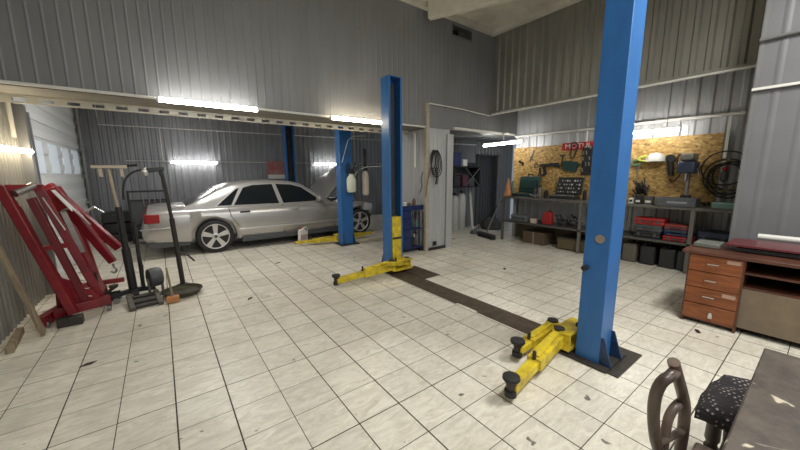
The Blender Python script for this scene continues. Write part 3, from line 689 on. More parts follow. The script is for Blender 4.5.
MB().beam(R_(-.78, 4.76, .16), R_(-1.04, 4.74, 1.30), .11, .06).build('leg', mat('deep red paint', (.13, .008, .012), .45), ca, bevel=.006)
MB().beam(R_(-.92, 4.80, .16), R_(-1.15, 4.76, 1.22), .10, .055).build('leg', mat('deep red paint', (.13, .008, .012), .45), ca, bevel=.006)
for k, q in enumerate(((-1.06, 4.60), (-.98, 4.90), (-.60, 4.76), (-.70, 5.0))):
    c = MB().tube(R_(q[0]-.018, q[1], .035), R_(q[0]+.018, q[1], .035), .035).build('caster', black if k % 2 else steel, ca)
    MB().beam(R_(q[0], q[1], .03), R_(q[0], q[1], .085), .05, .04).build('fork', blackp, c)
st = MB()
for k in range(5): st.box(R_(-.73-.018*k, 4.70, .22+.09*k), (.03, .006, .012), (0, .4, 0))
st.build('pin_hole', chrome, ca)
MB().tube(R_(-1.12, 4.64, 1.35), R_(-1.02, 4.78, 1.42), .035).build('ram_end', steel, ca)
MB().beam(R_(-.97, 4.80, 1.30), R_(-.85, 4.80, .95), .05, .008).build('maker_plate', mat('pale decal', (.6, .6, .58), .4), ca)
P = (-.72, 5.28, 0)
cb_ = crane('shorter red engine crane with a hook on its boom end, beside the black jack', P, None)
MB().beam(R_(-.98, 5.28, 1.38), R_(-.56, 5.20, .46), .12, .11, w2=.08, h2=.07).build('boom', red, cb_, bevel=.008)
MB().beam(R_(-.74, 5.36, .08), R_(-1.02, 5.40, 1.34), .15, .09).build('mast', red, cb_, bevel=.008)
MB().beam(R_(-.82, 5.24, .62), R_(-.92, 5.22, 1.12), .05, .05).build('hydraulic_ram', steel, cb_)
MB().path([R_(-.92, 5.2, 1.12), R_(-.84, 5.14, 1.16), R_(-.74, 5.12, 1.02), R_(-.70, 5.12, .95)], .012, 8, 1).build('pump_handle', steel, cb_)
MB().beam(R_(-.96, 5.18, 1.36), R_(-.82, 5.15, 1.12), .09, .008).build('maker_plate', mat('pale decal', (.6, .6, .58), .4), cb_)
MB().path([R_(-.56, 5.20, .44), R_(-.56, 5.20, .40), R_(-.53, 5.19, .36), R_(-.56, 5.19, .32), R_(-.59, 5.2, .35)], .012, 8, 1).build('hook', steel, cb_)
for a, b in (((-1.05, 5.2, .07), (-.68, 5.25, .07)), ((-1.0, 5.45, .07), (-.70, 5.55, .07))): MB().beam(R_(*a), R_(*b), .07, .06).build('base_beam', red, cb_)
MB().beam(R_(-.76, 5.15, .07), R_(-.76, 5.6, .07), .07, .06).build('base_beam', red, cb_)
for q in ((-1.02, 5.2), (-.70, 5.25), (-.72, 5.55)): MB().tube(R_(q[0], q[1]-.015, .03), R_(q[0], q[1]+.015, .03), .03).build('caster', black, cb_)
P = (-1.0, 6.0, 0)
cc = crane('red crane frame with a silver grab handle standing behind the other two', P, None)
MB().beam(R_(-1.16, 6.05, 1.40), R_(-.55, 5.92, .50), .10, .09).build('boom', red, cc, bevel=.006)
MB().beam(R_(-.85, 6.1, .03), R_(-.98, 6.1, 1.06), .08, .08).bb(-.2, .45, -.05, .01, 0.0, .06).build('frame', red, cc, bevel=.006)
MB().path([R_(-.86, 5.95, 1.02), R_(-.74, 5.93, 1.10), R_(-.66, 5.93, 1.02)], .014, 8).build('grab_handle', chrome, cc)
pl = MB().beam((-1.255, 4.36, 1.12), (-1.04, 4.37, .015), .08, .028); tag(pl.build('wooden_plank', plank_w, bevel=.003), 'dirty wooden plank leaning on the left wall in front of the red cranes', 'plank')
tag(MB().box((-1.21, 4.32, .03), (.05, .5, .06), (0, 0, .1)).build('timber_strip', plank_w), 'short pale timber strip on the floor along the left wall', 'timber')
tag(MB().bb(-.97, -.78, 4.47, 4.56, 0, .09).build('steel_block', oily, bevel=.006), 'black oily steel block on the floor in front of the red crane base', 'block')

# transmission jack, tall telescopic with T head
P = (-.40, 5.15, 0)
tj = thing('telescopic_jack', 'tall black telescopic jack with a pale crossbar head, beside the red cranes', 'jack', P)
MB().tube((0, 0, .05), (-.02, 0, .62), .045).tube((-.02, 0, .6), (-.035, 0, 1.14), .034).build('cylinder', blackp, tj)
MB().tube((-.035, 0, 1.1), (-.075, 0, 1.60), .017).build('piston', mat('pale worn rod', (.45, .38, .30), .4, .4), tj)
MB().bb(-.22, .10, -.04, .04, 1.60, 1.635).bb(-.16, -.13, -.03, .03, 1.50, 1.60).bb(.03, .06, -.03, .03, 1.50, 1.60).build('head_bar', mat('pale bar', (.55, .47, .38), .45, .3), tj, bevel=.004)
MB().tube((.08, 0, 1.63), (.20, -.02, 1.64), .016).build('grip', black, tj)
for a in (.3, 1.7, 3.3, 4.9):
    l_ = MB().beam((0, 0, .08), (.22*math.cos(a), .22*math.sin(a), .05), .07, .05, w2=.05).build('leg', blackp, tj)
    MB().tube((.22*math.cos(a)-.01, .22*math.sin(a), .025), (.22*math.cos(a)+.01, .22*math.sin(a), .025), .025).build('caster', black, l_)
MB().tube((.10, .02, .06), (.09, .02, .95), .022).build('release_column', blackp, tj)
MB().path([(.09, .02, .5), (.12, -.05, .4), (.11, -.08, .2)], .012, 6, 1).build('hose', black, tj)
tr = thing('trolley_jack', 'low black trolley jack on the floor between the red cranes and the tall jack', 'jack', (-.58, 5.03, 0), 0)
for y in (-.07, .07): MB().beam((-.02, y, .07), (.0, y, .07), .02, .02).bb(-.14, .06, y-.01, y+.01, .04, .12).build('side_plate', blackp, tr, bevel=.004)
MB().beam((-.13, 0, .08), (.02, 0, .19), .06, .03).lathe([(.035, .18), (.045, .20), (.045, .215)], (.01, 0, 0), n=16).build('lift_arm', oily, tr)
MB().tube((-.12, 0, .10), (-.13, .0, .40), .012).build('handle', blackp, tr)
for x, y in ((-.11, -.09), (-.11, .09), (.03, -.09), (.03, .09)): MB().tube((x, y-.012, .035), (x, y+.012, .035), .035).build('wheel', steel, tr)
# floor platform (black plate with frame)
P = (-.28, 4.73, 0)
fp = thing('jack_platform', 'oily black square platform lying on the floor in front of the tall jack', 'platform', P, .15)
MB().box((0, 0, .05), (.30, .28, .03), (.18, 0, 0)).build('plate', oily, fp, bevel=.005)
for x in (-.13, .13): MB().beam((x, -.17, .02), (x, .17, .09), .05, .045).build('side_rail', mat('dusty steel', (.13, .12, .10), .55, .2, noise=.5, nscale=20), fp, bevel=.004)
for y in (-.06, .07): MB().box((0, y, .075+y*.18), (.2, .04, .02), (.18, 0, 0)).build('slat', oily, fp)
# spotted lamp stand with round base: oil pan
op = thing('drain_pan', 'round olive oil drain pan with a dark rim at the foot of the lamp stand', 'pan', (.10, 4.84, 0))
MB().lathe([(.15, 0), (.19, .02), (.215, .065), (.205, .065), (.18, .035), (0.001, .03)], n=32, caps=False).build('pan_body', mat('olive rubber', (.065, .06, .03), .6, noise=.4, nscale=12), op)
MB().lathe([(.205, .06), (.22, .06), (.22, .072), (.205, .072)], n=32, caps=False).build('rim', oily, op)
ls = thing('stand_lamp', 'dark bent-neck stand lamp rising in front of the boot of the silver car', 'lamp', (.12, 5.19, 0))
MB().lathe([(.085, 0), (.09, .02), (.05, .045), (.02, .05)], n=28).build('base', oily, ls)
MB().tube((0, 0, .03), (-.04, 0, .95), .030).tube((-.04, 0, .95), (-.085, 0, 1.52), .022).build('pole', mat('dark brown pole', (.028, .022, .02), .5), ls)
MB().beam((-.085, 0, 1.50), (-.10, 0, 1.58), .05, .05).beam((-.06, 0, 1.60), (-.24, 0, 1.575), .06, .05, w2=.09, h2=.06).build('lamp_head', blackp, ls, bevel=.01)
MB().lathe([(.02, -.03), (.05, 0), (.045, .03)], (-.26, 0, 1.56), 'X', 16).build('reflector', alloy, ls)
MB().path([(-.25, 0, 1.59), (-.36, 0, 1.57), (-.46, 0, 1.48), (-.49, 0, 1.36), (-.50, 0, 1.22)], .012, 8, 2).build('gooseneck', blackp, ls)
MB().path([(-.0, 0, .5), (.10, -.02, .42), (.16, -.02, .34)], .012, 8).build('lever', blackp, ls)
hm = thing('mallet', 'mallet with a pale handle and orange head standing before the drain pan', 'mallet', (-.01, 4.59, .045))
MB().beam((-.03, .05, .38), (0, 0, .02), .028, .022).build('handle', plank_w, hm)
MB().box((0, -.005, 0), (.13, .075, .075)).build('head', orange_m, hm, bevel=.012)
gr = thing('hose_reel', 'grey dented drum with coiled hose behind the mallet', 'drum', (-.17, 5.02, .18), .3)
MB().lathe([(.02, -.07), (.11, -.065), (.12, -.03), (.12, .03), (.11, .065), (.02, .07)], (0, 0, .06), 'X', 24).build('drum', dgrey, gr)
MB().bb(-.09, .09, -.05, .05, -.18, -.16).bb(-.08, -.06, -.02, .02, -.17, .05).bb(.06, .08, -.02, .02, -.17, .05).build('bracket', steel, gr)

# ------------------------------------------------------------ blue trolley by pillar
tc_ = thing('tool_trolley', 'dark blue tool trolley loaded with parts between the centre column and the pillar', 'trolley', (3.80, 4.98, 0))
MB().bb(-.30, .27, -.24, .24, .08, .10).bb(-.30, -.28, -.24, .24, .08, .86).bb(-.30, .27, .22, .24, .08, .86).bb(-.30, .27, -.24, .24, .45, .47).bb(-.30, .27, -.24, .24, .82, .84).bb(-.30, -.02, -.24, .24, .1, .82).build('cabinet', blue_dk, tc_, bevel=.004)
for z in (.14, .32, .52, .68): MB().bb(-.27, -.05, -.255, -.24, z, z+.14).build('drawer', blue_dk, tc_, bevel=.004)
MB().bb(-.31, .28, -.25, -.23, .84, .92).bb(-.31, -.29, -.25, .25, .84, .92).build('top_rim', blue_dk, tc_)
for x in (-.26, .24):
    for y in (-.2, .2): MB().tube((x-.015, y, .04), (x+.015, y, .04), .04).build('caster', black, tc_)
for k, (x, y, z, r, h, m) in enumerate([(-.2, -.05, .84, .04, .22, dgrey), (-.08, -.12, .84, .035, .16, plastic_w), (.02, -.02, .84, .05, .12, steel), (.12, -.14, .84, .035, .20, mat('brown bottle', (.12, .06, .03), .3)), (-.14, .1, .84, .05, .27, blackp), (.16, .05, .84, .045, .1, steel), (.12, -.1, .47, .05, .2, dgrey), (.2, -.12, .47, .03, .14, mat('teal tin', (.1, .2, .22), .4)), (.1, -.1, .10, .06, .2, blackp), (.2, -.05, .1, .04, .25, steel)]):
    nm = {0: 'black spray can at the left of the trolley top', 1: 'small white bottle on the trolley top', 2: 'steel tin on the middle of the trolley top', 3: 'brown bottle at the front right of the trolley top', 4: 'tall black bottle at the back of the trolley top', 5: 'low steel tin at the back right of the trolley top', 6: 'dark can on the trolley middle shelf', 7: 'teal tin on the trolley middle shelf', 8: 'wide black can on the trolley bottom shelf', 9: 'steel can on the trolley bottom shelf'}[k]
    o = thing('workshop_can', nm, 'can', (3.80+x, 4.98+y, z+.002), 0, 'cans on the blue trolley')
    MB().lathe([(r*.96, 0), (r, .01), (r, h*.8), (r*.6, h*.92)], n=16).build('body', m, o); MB().lathe([(r*.5, h*.9), (r*.5, h)], n=12).build('cap', red_b if k in (1, 7) else dgrey, o)
# hose on pillar
hs = thing('hose_coil', 'coiled black air hose hanging on the pillar wall', 'hose', (4.25, 4.62, 1.93))
MB().tube((0, .06, .02), (0, -.02, .02), .012).build('hook', steel, hs)
for k in range(5):
    pts = []
    for i in range(20):
        a = 2*PI*i/20; w_ = .05+.015*k; h_ = .17+.02*k
        pts.append((w_*math.sin(a)*(1.2 - .3*math.cos(a))+.012*(k-2), -.012*k+.01, .02 - h_ + h_*math.cos(a)))
    MB().path(pts, .010, 6, 0, True).build('loop', black, hs)
MB().path([(-.04, 0, -.1), (-.10, -.02, -.28), (-.20, -.03, -.55), (-.24, -.03, -.85)], .010, 6, 2).build('tail', mat('copper hose', (.14, .08, .05), .5), hs)
for x in (.0, .02, .05): MB().path([(x, -.02, -.3), (x+.03, -.03, -.5), (x+.01, -.02, -.62)], .008, 6, 1).build('strand', black, hs)
tag(MB().box((4.33, 4.675, .13), (.09, .02, .08)).build('floor_socket', black, bevel=.006), 'small black socket box low on the pillar wall', 'socket')
hb_ = thing('strap', 'dark strap hooks hanging by the beige post above the trolley', 'strap', (4.03, 4.70, 1.55))
MB().path([(0, 0, 0), (-.06, -.01, -.12), (-.02, -.01, -.26), (-.08, 0, -.4)], .012, 6, 2).build('strap_loop', dgrey, hb_)

# ------------------------------------------------------------ alcove
sh = thing('wire_shelf', 'cluttered dark hanging shelf unit on the alcove wall left of the dark door', 'shelf', (6.42, 5.9, 1.15))
MB().bb(-.5, .48, -.2, .2, .52, .54).bb(-.5, .48, -.2, .2, .0, .02).bb(-.5, -.48, -.2, .2, 0, .54).bb(.46, .48, -.2, .2, 0, .54).build('frame', blackp, sh)
MB().bb(-.48, .46, .17, .19, .02, .52).build('back_panel', dgrey, sh)
MB().beam((-.1, -.21, .04), (.44, -.21, .5), .02, .01).beam((.44, -.21, .04), (-.1, -.21, .5), .02, .01).build('cross_brace', grey, sh)
for k, (x, z, w_, h_, m, lb_, nm) in enumerate([(-.3, .545, .26, .34, blue_dk, 'dark blue can lying on top of the alcove shelf', 'jerrycan'), (-.02, .545, .16, .18, plastic_w, 'pale box on top of the alcove shelf', 'box'), (.25, .545, .3, .10, blackp, 'flat black box on top of the alcove shelf', 'box'), (-.3, .025, .22, .28, blackp, 'black box on the left of the alcove shelf', 'box'), (.0, .025, .2, .3, mat('maroon box', (.09, .03, .04), .5), 'maroon box inside the alcove shelf', 'box'), (.26, .025, .2, .22, dgrey, 'grey box at the right inside the alcove shelf', 'box')]):
    o = MB().bb(-w_/2, w_/2, -.12, .12, 0, h_).build(nm, m, loc=(6.42+x, 5.9, 1.15+z), bevel=.015); tag(o, lb_, 'box' if nm == 'box' else 'can', 'boxes on the alcove shelf')
for k, (x, h_) in enumerate(((6.20, .95), (6.46, 1.0))):
    o = thing('gas_cylinder', ('left' if k == 0 else 'right') + ' white narrow tank standing under the alcove shelf', 'tank', (x, 5.95, 0), 0, 'white tanks under the alcove shelf')
    MB().lathe([(.10, 0), (.115, .03), (.115, h_-.1), (.08, h_-.03), (.03, h_)], n=20).build('tank', mat('dull white enamel', (.42, .42, .40), .45), o); MB().bb(-.03, .03, -.03, .03, h_, h_+.06).build('valve', black, o)
tag(MB().beam((6.66, 5.70, .01), (6.88, 6.03, 1.12), .06, .02).build('white_board', mat('dull white board', (.42, .42, .40), .5)), 'long narrow white board leaning in the alcove beside the white tanks', 'board')
bg = MB().lathe([(.02, 0), (.26, 0), (.30, .06), (.28, .18), (.17, .28), (.02, .32)], n=14); bgo = bg.build('sack', mat('grey sack', (.09, .09, .085), .9, noise=.5, nscale=8, bump=.8), loc=(7.25, 5.55, 0)); tag(bgo, 'grey sack slumped on the floor in front of the dark door', 'sack')
br = thing('broom', 'wide black push broom standing before the dark door by the bench', 'broom', (6.10, 4.80, 0), 0)
MB().box((0, 0, .045), (.10, .56, .09), (0, 0, -.25)).build('bristles', black, br)
MB().box((0, 0, .105), (.07, .57, .035), (0, 0, -.25)).build('head', dgrey, br)
MB().tube((0, 0, .11), (.18, -.26, .97), .014).build('handle', grey, br)
mp_ = thing('mop', 'dark long-handled mop leaning on the end of the workbench', 'mop', (6.62, 5.05, 0))
MB().tube((-.30, .30, .05), (.05, -.40, 1.02), .013).build('handle', blackp, mp_); MB().lathe([(.12, 0), (.10, .05), (.02, .12)], (-.30, .3, 0), n=12).build('head', dgrey, mp_)

# ------------------------------------------------------------ chipboard and bench
tag(MB().bb(6.868, 6.888, 1.09, 4.67, .9, 2.10).build('chipboard_panel', osb), 'yellow chipboard panel covering the wall above the workbench', 'board')
bn = thing('workbench', 'long dark steel workbench with a lower shelf along the chipboard wall', 'workbench', (6.25, .70, 0))
LB = 3.80
MB().bb(0, .60, 0, LB, .955, 1.0).build('worktop', mat('grey steel worktop', (.17, .165, .15), .4, .4, noise=.3, nscale=10), bn, bevel=.004)
MB().bb(0, .60, 0, LB, .42, .455).build('shelf', mat('shelf steel', (.10, .10, .09), .5, .3), bn, bevel=.004)
MB().bb(.56, .60, 0, LB, .02, .42).build('back_panel', mat('brown hardboard', (.13, .10, .07), .7), bn)
for y in (.50, 2.08, LB-.02):
    for x in (.02, .57): MB().bb(x-.02, x+.02, y-.025, y+.025, 0, .955).build('leg', mat('leg steel', (.16, .155, .14), .5, .3), bn)
X0 = 6.55
GRP = 'things on the workbench'
# green case open
gc = thing('tool_case', 'open dark green tool case on the left part of the workbench', 'case', (6.60, 4.17, 1.0))
MB().bb(-.14, .12, -.24, .24, 0, .07).build('tray', green_d, gc, bevel=.01); MB().box((.18, 0, .26), (.05, .50, .36), (0, .18, 0)).build('lid', green_d, gc, bevel=.015)
MB().bb(.10, .13, -.2, .2, .18, .36).build('lid_insert', mat('deep green', (.015, .05, .045), .5), gc); MB().path([(.2, -.06, .44), (.2, -.06, .49), (.2, .06, .49), (.2, .06, .44)], .012).build('handle', black, gc)
bc = thing('socket_set', 'open black socket set case with shining sockets, standing on the workbench', 'tool set', (6.58, 3.25, 1.0))
MB().bb(-.16, .10, -.26, .26, 0, .06).build('tray', blackp, bc, bevel=.01); MB().box((.17, 0, .25), (.04, .52, .36), (0, .25, 0)).build('lid', blackp, bc, bevel=.01)
for r_ in range(4):
    for k in range(9):
        if (k*7+r_*3) % 5: MB().tube((.145-.02+r_*.02, -.2+k*.05, .13+r_*.075), (.125-.02+r_*.02, -.2+k*.05, .13+r_*.075), .010 + .005*((k+r_) % 3), n=10).build('socket', chrome, bc)
for k in range(9): MB().tube((-.12+.02*(k % 3), -.22+k*.055, .06), (-.12+.02*(k % 3), -.22+k*.055, .085), .013, n=10).build('socket', chrome, bc)
cn = thing('traffic_cone', 'small faded orange cone at the left end of the workbench', 'cone', (6.36, 4.44, 1.0))
MB().lathe([(.085, .015), (.02, .40), (.012, .405)], n=20).build('cone_body', orange_m, cn); MB().bb(-.1, .1, -.045, .045, 0, .016).build('cone_base', orange_m, cn)
bo_ = lambda nm, lb_, cat, loc, prof, m, capm=None: None
def can(label, loc, r, h, m, capm=dgrey, name='spray_can', cat='can', group=GRP):
    o = thing(name, label, cat, loc, 0, group); MB().lathe([(r*.95, 0), (r, .008), (r, h*.82), (r*.55, h*.9)], n=16).build('body', m, o)
    MB().lathe([(r*.5, h*.88), (r*.5, h)], n=12).build('cap', capm, o); return o
can('dark spray can beside the green tool case', (6.45, 3.82, 1.0), .035, .20, dgrey, red_b)
can('grey spray can in the middle of the three cans by the green case', (6.42, 3.70, 1.0), .04, .24, steel, blackp)
can('black bottle right of the grey spray can on the bench', (6.48, 3.60, 1.0), .045, .17, blackp, blackp)
can('teal bottle at the far left end of the workbench', (6.56, 4.465, 1.0), .028, .33, mat('teal plastic', (.05, .16, .18), .4), blackp)
def lump(name, label, cat, loc, m, k=9, s=.08, zs=.04, seed=1, extra=None, group=None):
    rnd = random.Random(seed); o = thing(name, label, cat, loc, 0, group)
    mb = MB()
    for i in range(k):
        a = rnd.uniform(0, PI); L_ = rnd.uniform(.05, .14)
        x, y = rnd.uniform(-s, s), rnd.uniform(-s*1.6, s*1.6); z = rnd.uniform(.012, zs+.012)
        mb.beam((x, y, z), (x+math.cos(a)*L_, y+math.sin(a)*L_, z+rnd.uniform(0, zs)), .02, .015)
    mb.build('tool_pile', m, o); return o
lump('hand_tools', 'low pile of dark hand tools in front of the green case', 'tools', (6.345, 4.2, 1.0), oily, 8, .03, seed=2)
lump('hand_tools', 'small steel tools scattered between the spray cans and the socket set', 'tools', (6.34, 3.70, 1.0), steel, 6, .025, seed=3)
# right of column
tb = thing('parts_tray', 'dark grey rectangular parts tray on the right of the workbench', 'tray', (6.365, 1.42, 1.0))
MB().bb(-.13, .13, -.24, .24, 0, .012).bb(-.13, -.115, -.24, .24, 0, .13).bb(.115, .13, -.24, .24, 0, .13).bb(-.13, .13, -.24, -.225, 0, .13).bb(-.13, .13, .225, .24, 0, .13).build('tray_body', mat('tray grey', (.10, .11, .115), .5, noise=.3, nscale=8), tb, bevel=.006)
MB().bb(-.136, -.13, -.14, .1, .05, .08).build('maker_mark', mat('pale mark', (.25, .28, .3), .5), tb)
cy_ = thing('plastic_box', 'pale turquoise flat plastic box at the right end of the workbench', 'box', (6.42, .90, 1.0)); MB().bb(-.08, .08, -.13, .13, 0, .06).build('body', cyanm, cy_, bevel=.01); MB().bb(-.085, .085, -.135, .135, .06, .085).build('lid', cyanm, cy_, bevel=.008)
for k, (y, m, w_, h_) in enumerate(((2.03, plastic_w, .07, .09), (1.93, blackp, .09, .15), (1.79, dgrey, .11, .13))):
    lbs = ['small white carton on the bench between two dark boxes', 'black carton with pale print on the bench', 'grey carton left of the parts tray']
    o = thing('carton', lbs[k], 'box', (6.42, y, 1.0), 0, 'cartons on the right of the workbench'); MB().bb(-.07, .07, -w_/2, w_/2, 0, h_).build('body', m, o, bevel=.006); MB().bb(-.073, -.07, -w_/3, w_/3, .03, .065).build('print_label', plastic_w if k != 0 else blackp, o)
o = lump('hand_tools', 'tangle of black tools heaped behind the cartons', 'tools', (6.68, 1.95, 1.0), black, 34, .05, .22, seed=5)
# drill press
dr = thing('bench_drill', 'dark blue bench drill standing against the chipboard', 'drill', (6.63, 1.40, 1.0))
MB().bb(-.12, .12, -.10, .10, 0, .03).build('base', dgrey, dr, bevel=.006)
MB().tube((.06, 0, .03), (.06, 0, .62), .028).build('column', steel, dr); MB().bb(-.0, .11, -.06, .06, .03, .16).build('foot', blackp, dr, bevel=.01)
MB().bb(-.16, .14, -.11, .11, .50, .68).build('head', mat('navy casting', (.04, .06, .11), .4, noise=.4, nscale=15), dr, bevel=.025)
MB().bb(-.16, .15, -.08, .08, .70, .80).lathe([(.10, .68), (.10, .72), (.06, .74)], (-.03, 0, 0), n=20).build('pulley_cover', steel, dr, bevel=.02)
MB().tube((-.08, 0, .50), (-.08, 0, .38), .022).build('spindle', chrome, dr)
for a in (.5, 2.6, 4.7): MB().tube((-.05, -.11, .58), (-.05+.12*math.cos(a), -.15, .58+.12*math.sin(a)), .007).build('feed_lever', chrome, dr)
# coiled hose right
hc = thing('hose_coil', 'big coil of black rubber hose hanging at the right edge of the chipboard', 'hose', (6.82, .98, 1.42))
for k in range(7):
    r_ = .19 + .012*k; rnd = random.Random(k)
    cy0, cz0 = rnd.uniform(-.05, .05), rnd.uniform(-.05, .05) + (.12 if k == 6 else 0)
    pts = [(-.012*k, cy0 + r_*math.cos(2*PI*i/28), cz0 + r_*(1.05 if k < 6 else .95)*math.sin(2*PI*i/28)) for i in range(28)]
    MB().path(pts, .010, 6, 0, True).build('loop', mat('yellow hose', (.28, .24, .06), .5) if k == 2 else black, hc)
MB().tube((.04, 0, .28), (-.10, 0, .28), .01).build('hook', steel, hc)
MB().lathe([(.02, -.1), (.045, -.07), (.045, .04), (.02, .07)], (-.11, .02, .05), n=12).build('fitting', dgrey, hc); MB().lathe([(.03, .07), (.04, .08), (.03, .12)], (-.11, .02, .05), n=12).build('red_knob', red_b, hc)
# wall-hung tools
mo = thing('wall_sign', 'red wall sign with white capital letters above the chipboard tool wall', 'sign', (6.855, 3.20, 2.05))
MB().bb(0, .01, -.32, .32, -.075, .075).build('sign_board', red_sign, mo)
text('MOTUL', .135, (-.003, 0, 0), (PI/2, 0, -PI/2), plastic_w, mo, sx=1.15)
bp_ = thing('tool_board', 'black tool holder board hung on the chipboard just left of the big blue column', 'tool holder', (6.845, 2.92, 1.74))
MB().bb(0, .02, -.18, .18, -.27, .27).build('board', blackp, bp_)
for r_ in range(5):
    for k in range(6):
        if (k+r_*2) % 4: MB().beam((-.012, -.15+k*.06, -.2+r_*.11), (-.012, -.14+k*.06, -.13+r_*.11), .02, .012).build('hung_tool', steel if (k+r_) % 3 else blackp, bp_)
def hung(name, label, cat, loc, shapes, m, group='tools hung on the chipboard wall'):
    o = thing(name, label, cat, loc, 0, group)
    for nm, f in shapes:
        mb = MB(); f(mb); mb.build(nm, m if nm != 'handle' else MATS.get('handle_m', m), o)
    return o
hung('pliers', 'pale-jawed pliers hung high on the left of the chipboard', 'pliers', (6.85, 4.20, 1.90), [('jaws', lambda b: b.beam((0, .0, .0), (0, -.02, .13), .03, .014)), ('grip', lambda b: b.beam((0, 0, 0), (0, .05, -.12), .018, .014).beam((0, -.0, 0), (0, -.03, -.12), .018, .014))], steel)
hung('clamp', 'small dark clamp hung left of the pliers on the chipboard', 'clamp', (6.85, 4.46, 1.75), [('frame', lambda b: b.beam((0, -.06, .0), (0, .07, .04), .02, .03).beam((0, -.06, 0), (0, -.03, -.06), .02, .02)), ('screw', lambda b: b.tube((0, .03, .06), (0, .03, -.07), .008))], blackp)
hung('air_gun', 'black air gun hung on the middle of the chipboard', 'air tool', (6.84, 3.75, 1.63), [('barrel', lambda b: b.beam((0, .22, .05), (0, -.18, .07), .05, .06).beam((0, .0, .08), (0, -.22, .02), .03, .06)), ('grip', lambda b: b.beam((0, .14, .04), (0, .10, -.14), .04, .05).beam((0, .1, -.13), (0, .16, -.17), .05, .05))], blackp)
hung('rope_loop', 'dark hanging cord loop on the red sign', 'cord', (6.82, 3.26, 2.0), [('loop', lambda b: b.path([(0, 0, .14), (0, .07, .08), (0, .04, -.02), (0, .08, -.12), (0, .0, -.22), (0, -.04, -.08), (0, -.08, .06)], .012, 6, 2, True))], black)
hung('dark_tool', 'green and black power tool hung under the red sign', 'power tool', (6.83, 3.32, 1.66), [('body', lambda b: b.bb(-.03, .03, -.02, .13, -.10, .10)), ('motor', lambda b: b.bb(-.03, .03, -.14, -.02, -.12, .08).tube((0, -.14, 0), (0, -.2, .02), .03))], green_d)
hung('angle_grinder', 'black angle grinder hung beside a white cap, right of the big blue column', 'grinder', (6.80, 1.66, 1.58), [('body', lambda b: b.tube((0, .02, .13), (0, -.02, -.12), .05, .035).box((0, .0, .14), (.08, .09, .07))), ('guard', lambda b: b.tube((-.03, .02, .17), (.03, .02, .17), .06))], blackp)
hung('peaked_cap', 'white cap hung on the chipboard right of the big blue column', 'cap', (6.73, 1.86, 1.73), [('crown', lambda b: b.lathe([(.13, -.03), (.125, .03), (.09, .09), (.02, .11)], n=18)), ('peak', lambda b: b.bb(-.12, -.0, -.09, .09, -.035, -.02))], plastic_w)
hung('safety_vest', 'yellow high-visibility strap hung by the white cap', 'strap', (6.80, 2.01, 1.74), [('strap', lambda b: b.path([(0, .12, .02), (0, .02, .06), (0, -.06, .02), (0, .0, -.03), (0, .1, -.02)], .018, 6, 2, True))], mat('hi-vis yellow', (.55, .62, .10), .6))
hung('strap', 'green cord bundle hung beside the big blue column', 'cord', (6.83, 2.16, 1.69), [('bundle', lambda b: b.path([(0, .08, .03), (0, -.06, .05), (0, -.08, -.03), (0, .06, -.05)], .02, 6, 2, True))], mat('green cord', (.12, .22, .12), .7))
hung('power_cable', 'black cable trailing from the grinder to the bench drill', 'cable', (6.82, 1.60, 1.50), [('cord', lambda b: b.path([(0, .06, -.1), (-.02, .02, -.16), (0, -.05, -.06), (0, -.09, .04), (0, -.115, .07)], .012, 6, 2))], black)
hung('spanner', 'thin steel spanner hung below the green cord bundle', 'spanner', (6.85, 2.13, 1.45), [('shaft', lambda b: b.beam((0, 0, .14), (0, .0, -.12), .018, .01)), ('ring', lambda b: b.tube((-.008, 0, .15), (.008, 0, .15), .025))], steel)

hung('pliers', 'dark pliers hung low beside the black air gun', 'pliers', (6.85, 3.98, 1.55), [('jaws', lambda b: b.beam((0, .0, .0), (0, .01, .08), .03, .014)), ('grip', lambda b: b.beam((0, 0, 0), (0, .04, -.10), .018, .014).beam((0, -.0, 0), (0, -.03, -.10), .018, .014))], blackp)
hung('wire_coil', 'small dark wire coil hung left of the air gun', 'wire', (6.85, 4.08, 1.68), [('coil', lambda b: b.path([(0, .05*math.cos(q*.63), .05*math.sin(q*.63)) for q in range(10)], .009, 6, 0, True))], oily)
hung('hammer', 'hammer hung between the air gun and the green power tool', 'hammer', (6.85, 3.50, 1.78), [('head', lambda b: b.beam((0, -.05, .1), (0, .05, .1), .03, .03)), ('shaft', lambda b: b.tube((0, 0, .1), (0, 0, -.14), .011))], oily)
hung('cable_coil', 'dark cable coil hung right of the angle grinder', 'cable', (6.84, 1.565, 1.72), [('coil', lambda b: b.path([(0, .035*math.cos(q*.63), .09*math.sin(q*.63)) for q in range(10)], .012, 6, 0, True))], black)
lump('hand_tools', 'dark metal parts lying on the bench between the drill and the turquoise box', 'tools', (6.60, 1.12, 1.0), black, 10, .03, seed=14)
can('dark spray can right of the open socket set', (6.55, 2.86, 1.0), .035, .20, blackp, dgrey)
# shelf items
def case(label, loc, d, m, name='tool_case', cat='case', group='tool cases on the bench shelf', h=True, trim=None):
    o = thing(name, label, cat, loc, 0, group)
    MB().bb(-d[0]/2, d[0]/2, -d[1]/2, d[1]/2, 0, d[2]*.52).build('base', m, o, bevel=.012)
    MB().bb(-d[0]/2, d[0]/2, -d[1]/2, d[1]/2, d[2]*.54, d[2]).build('lid', m, o, bevel=.012)
    for s in (-1, 1): MB().bb(-d[0]/2-.008, -d[0]/2+.004, s*d[1]*.3-.02, s*d[1]*.3+.02, d[2]*.3, d[2]*.75).build('latch', dgrey, o)
    if h: MB().path([(-d[0]/2, -.05, d[2]*.5), (-d[0]/2-.025, -.05, d[2]*.5), (-d[0]/2-.025, .05, d[2]*.5), (-d[0]/2, .05, d[2]*.5)], .008, 6).build('handle', dgrey, o)
    return o
SZ = .456
case('black tool case on the bench shelf beneath the upper dark case', (6.48, 1.75, SZ), (.32, .36, .11), blackp)
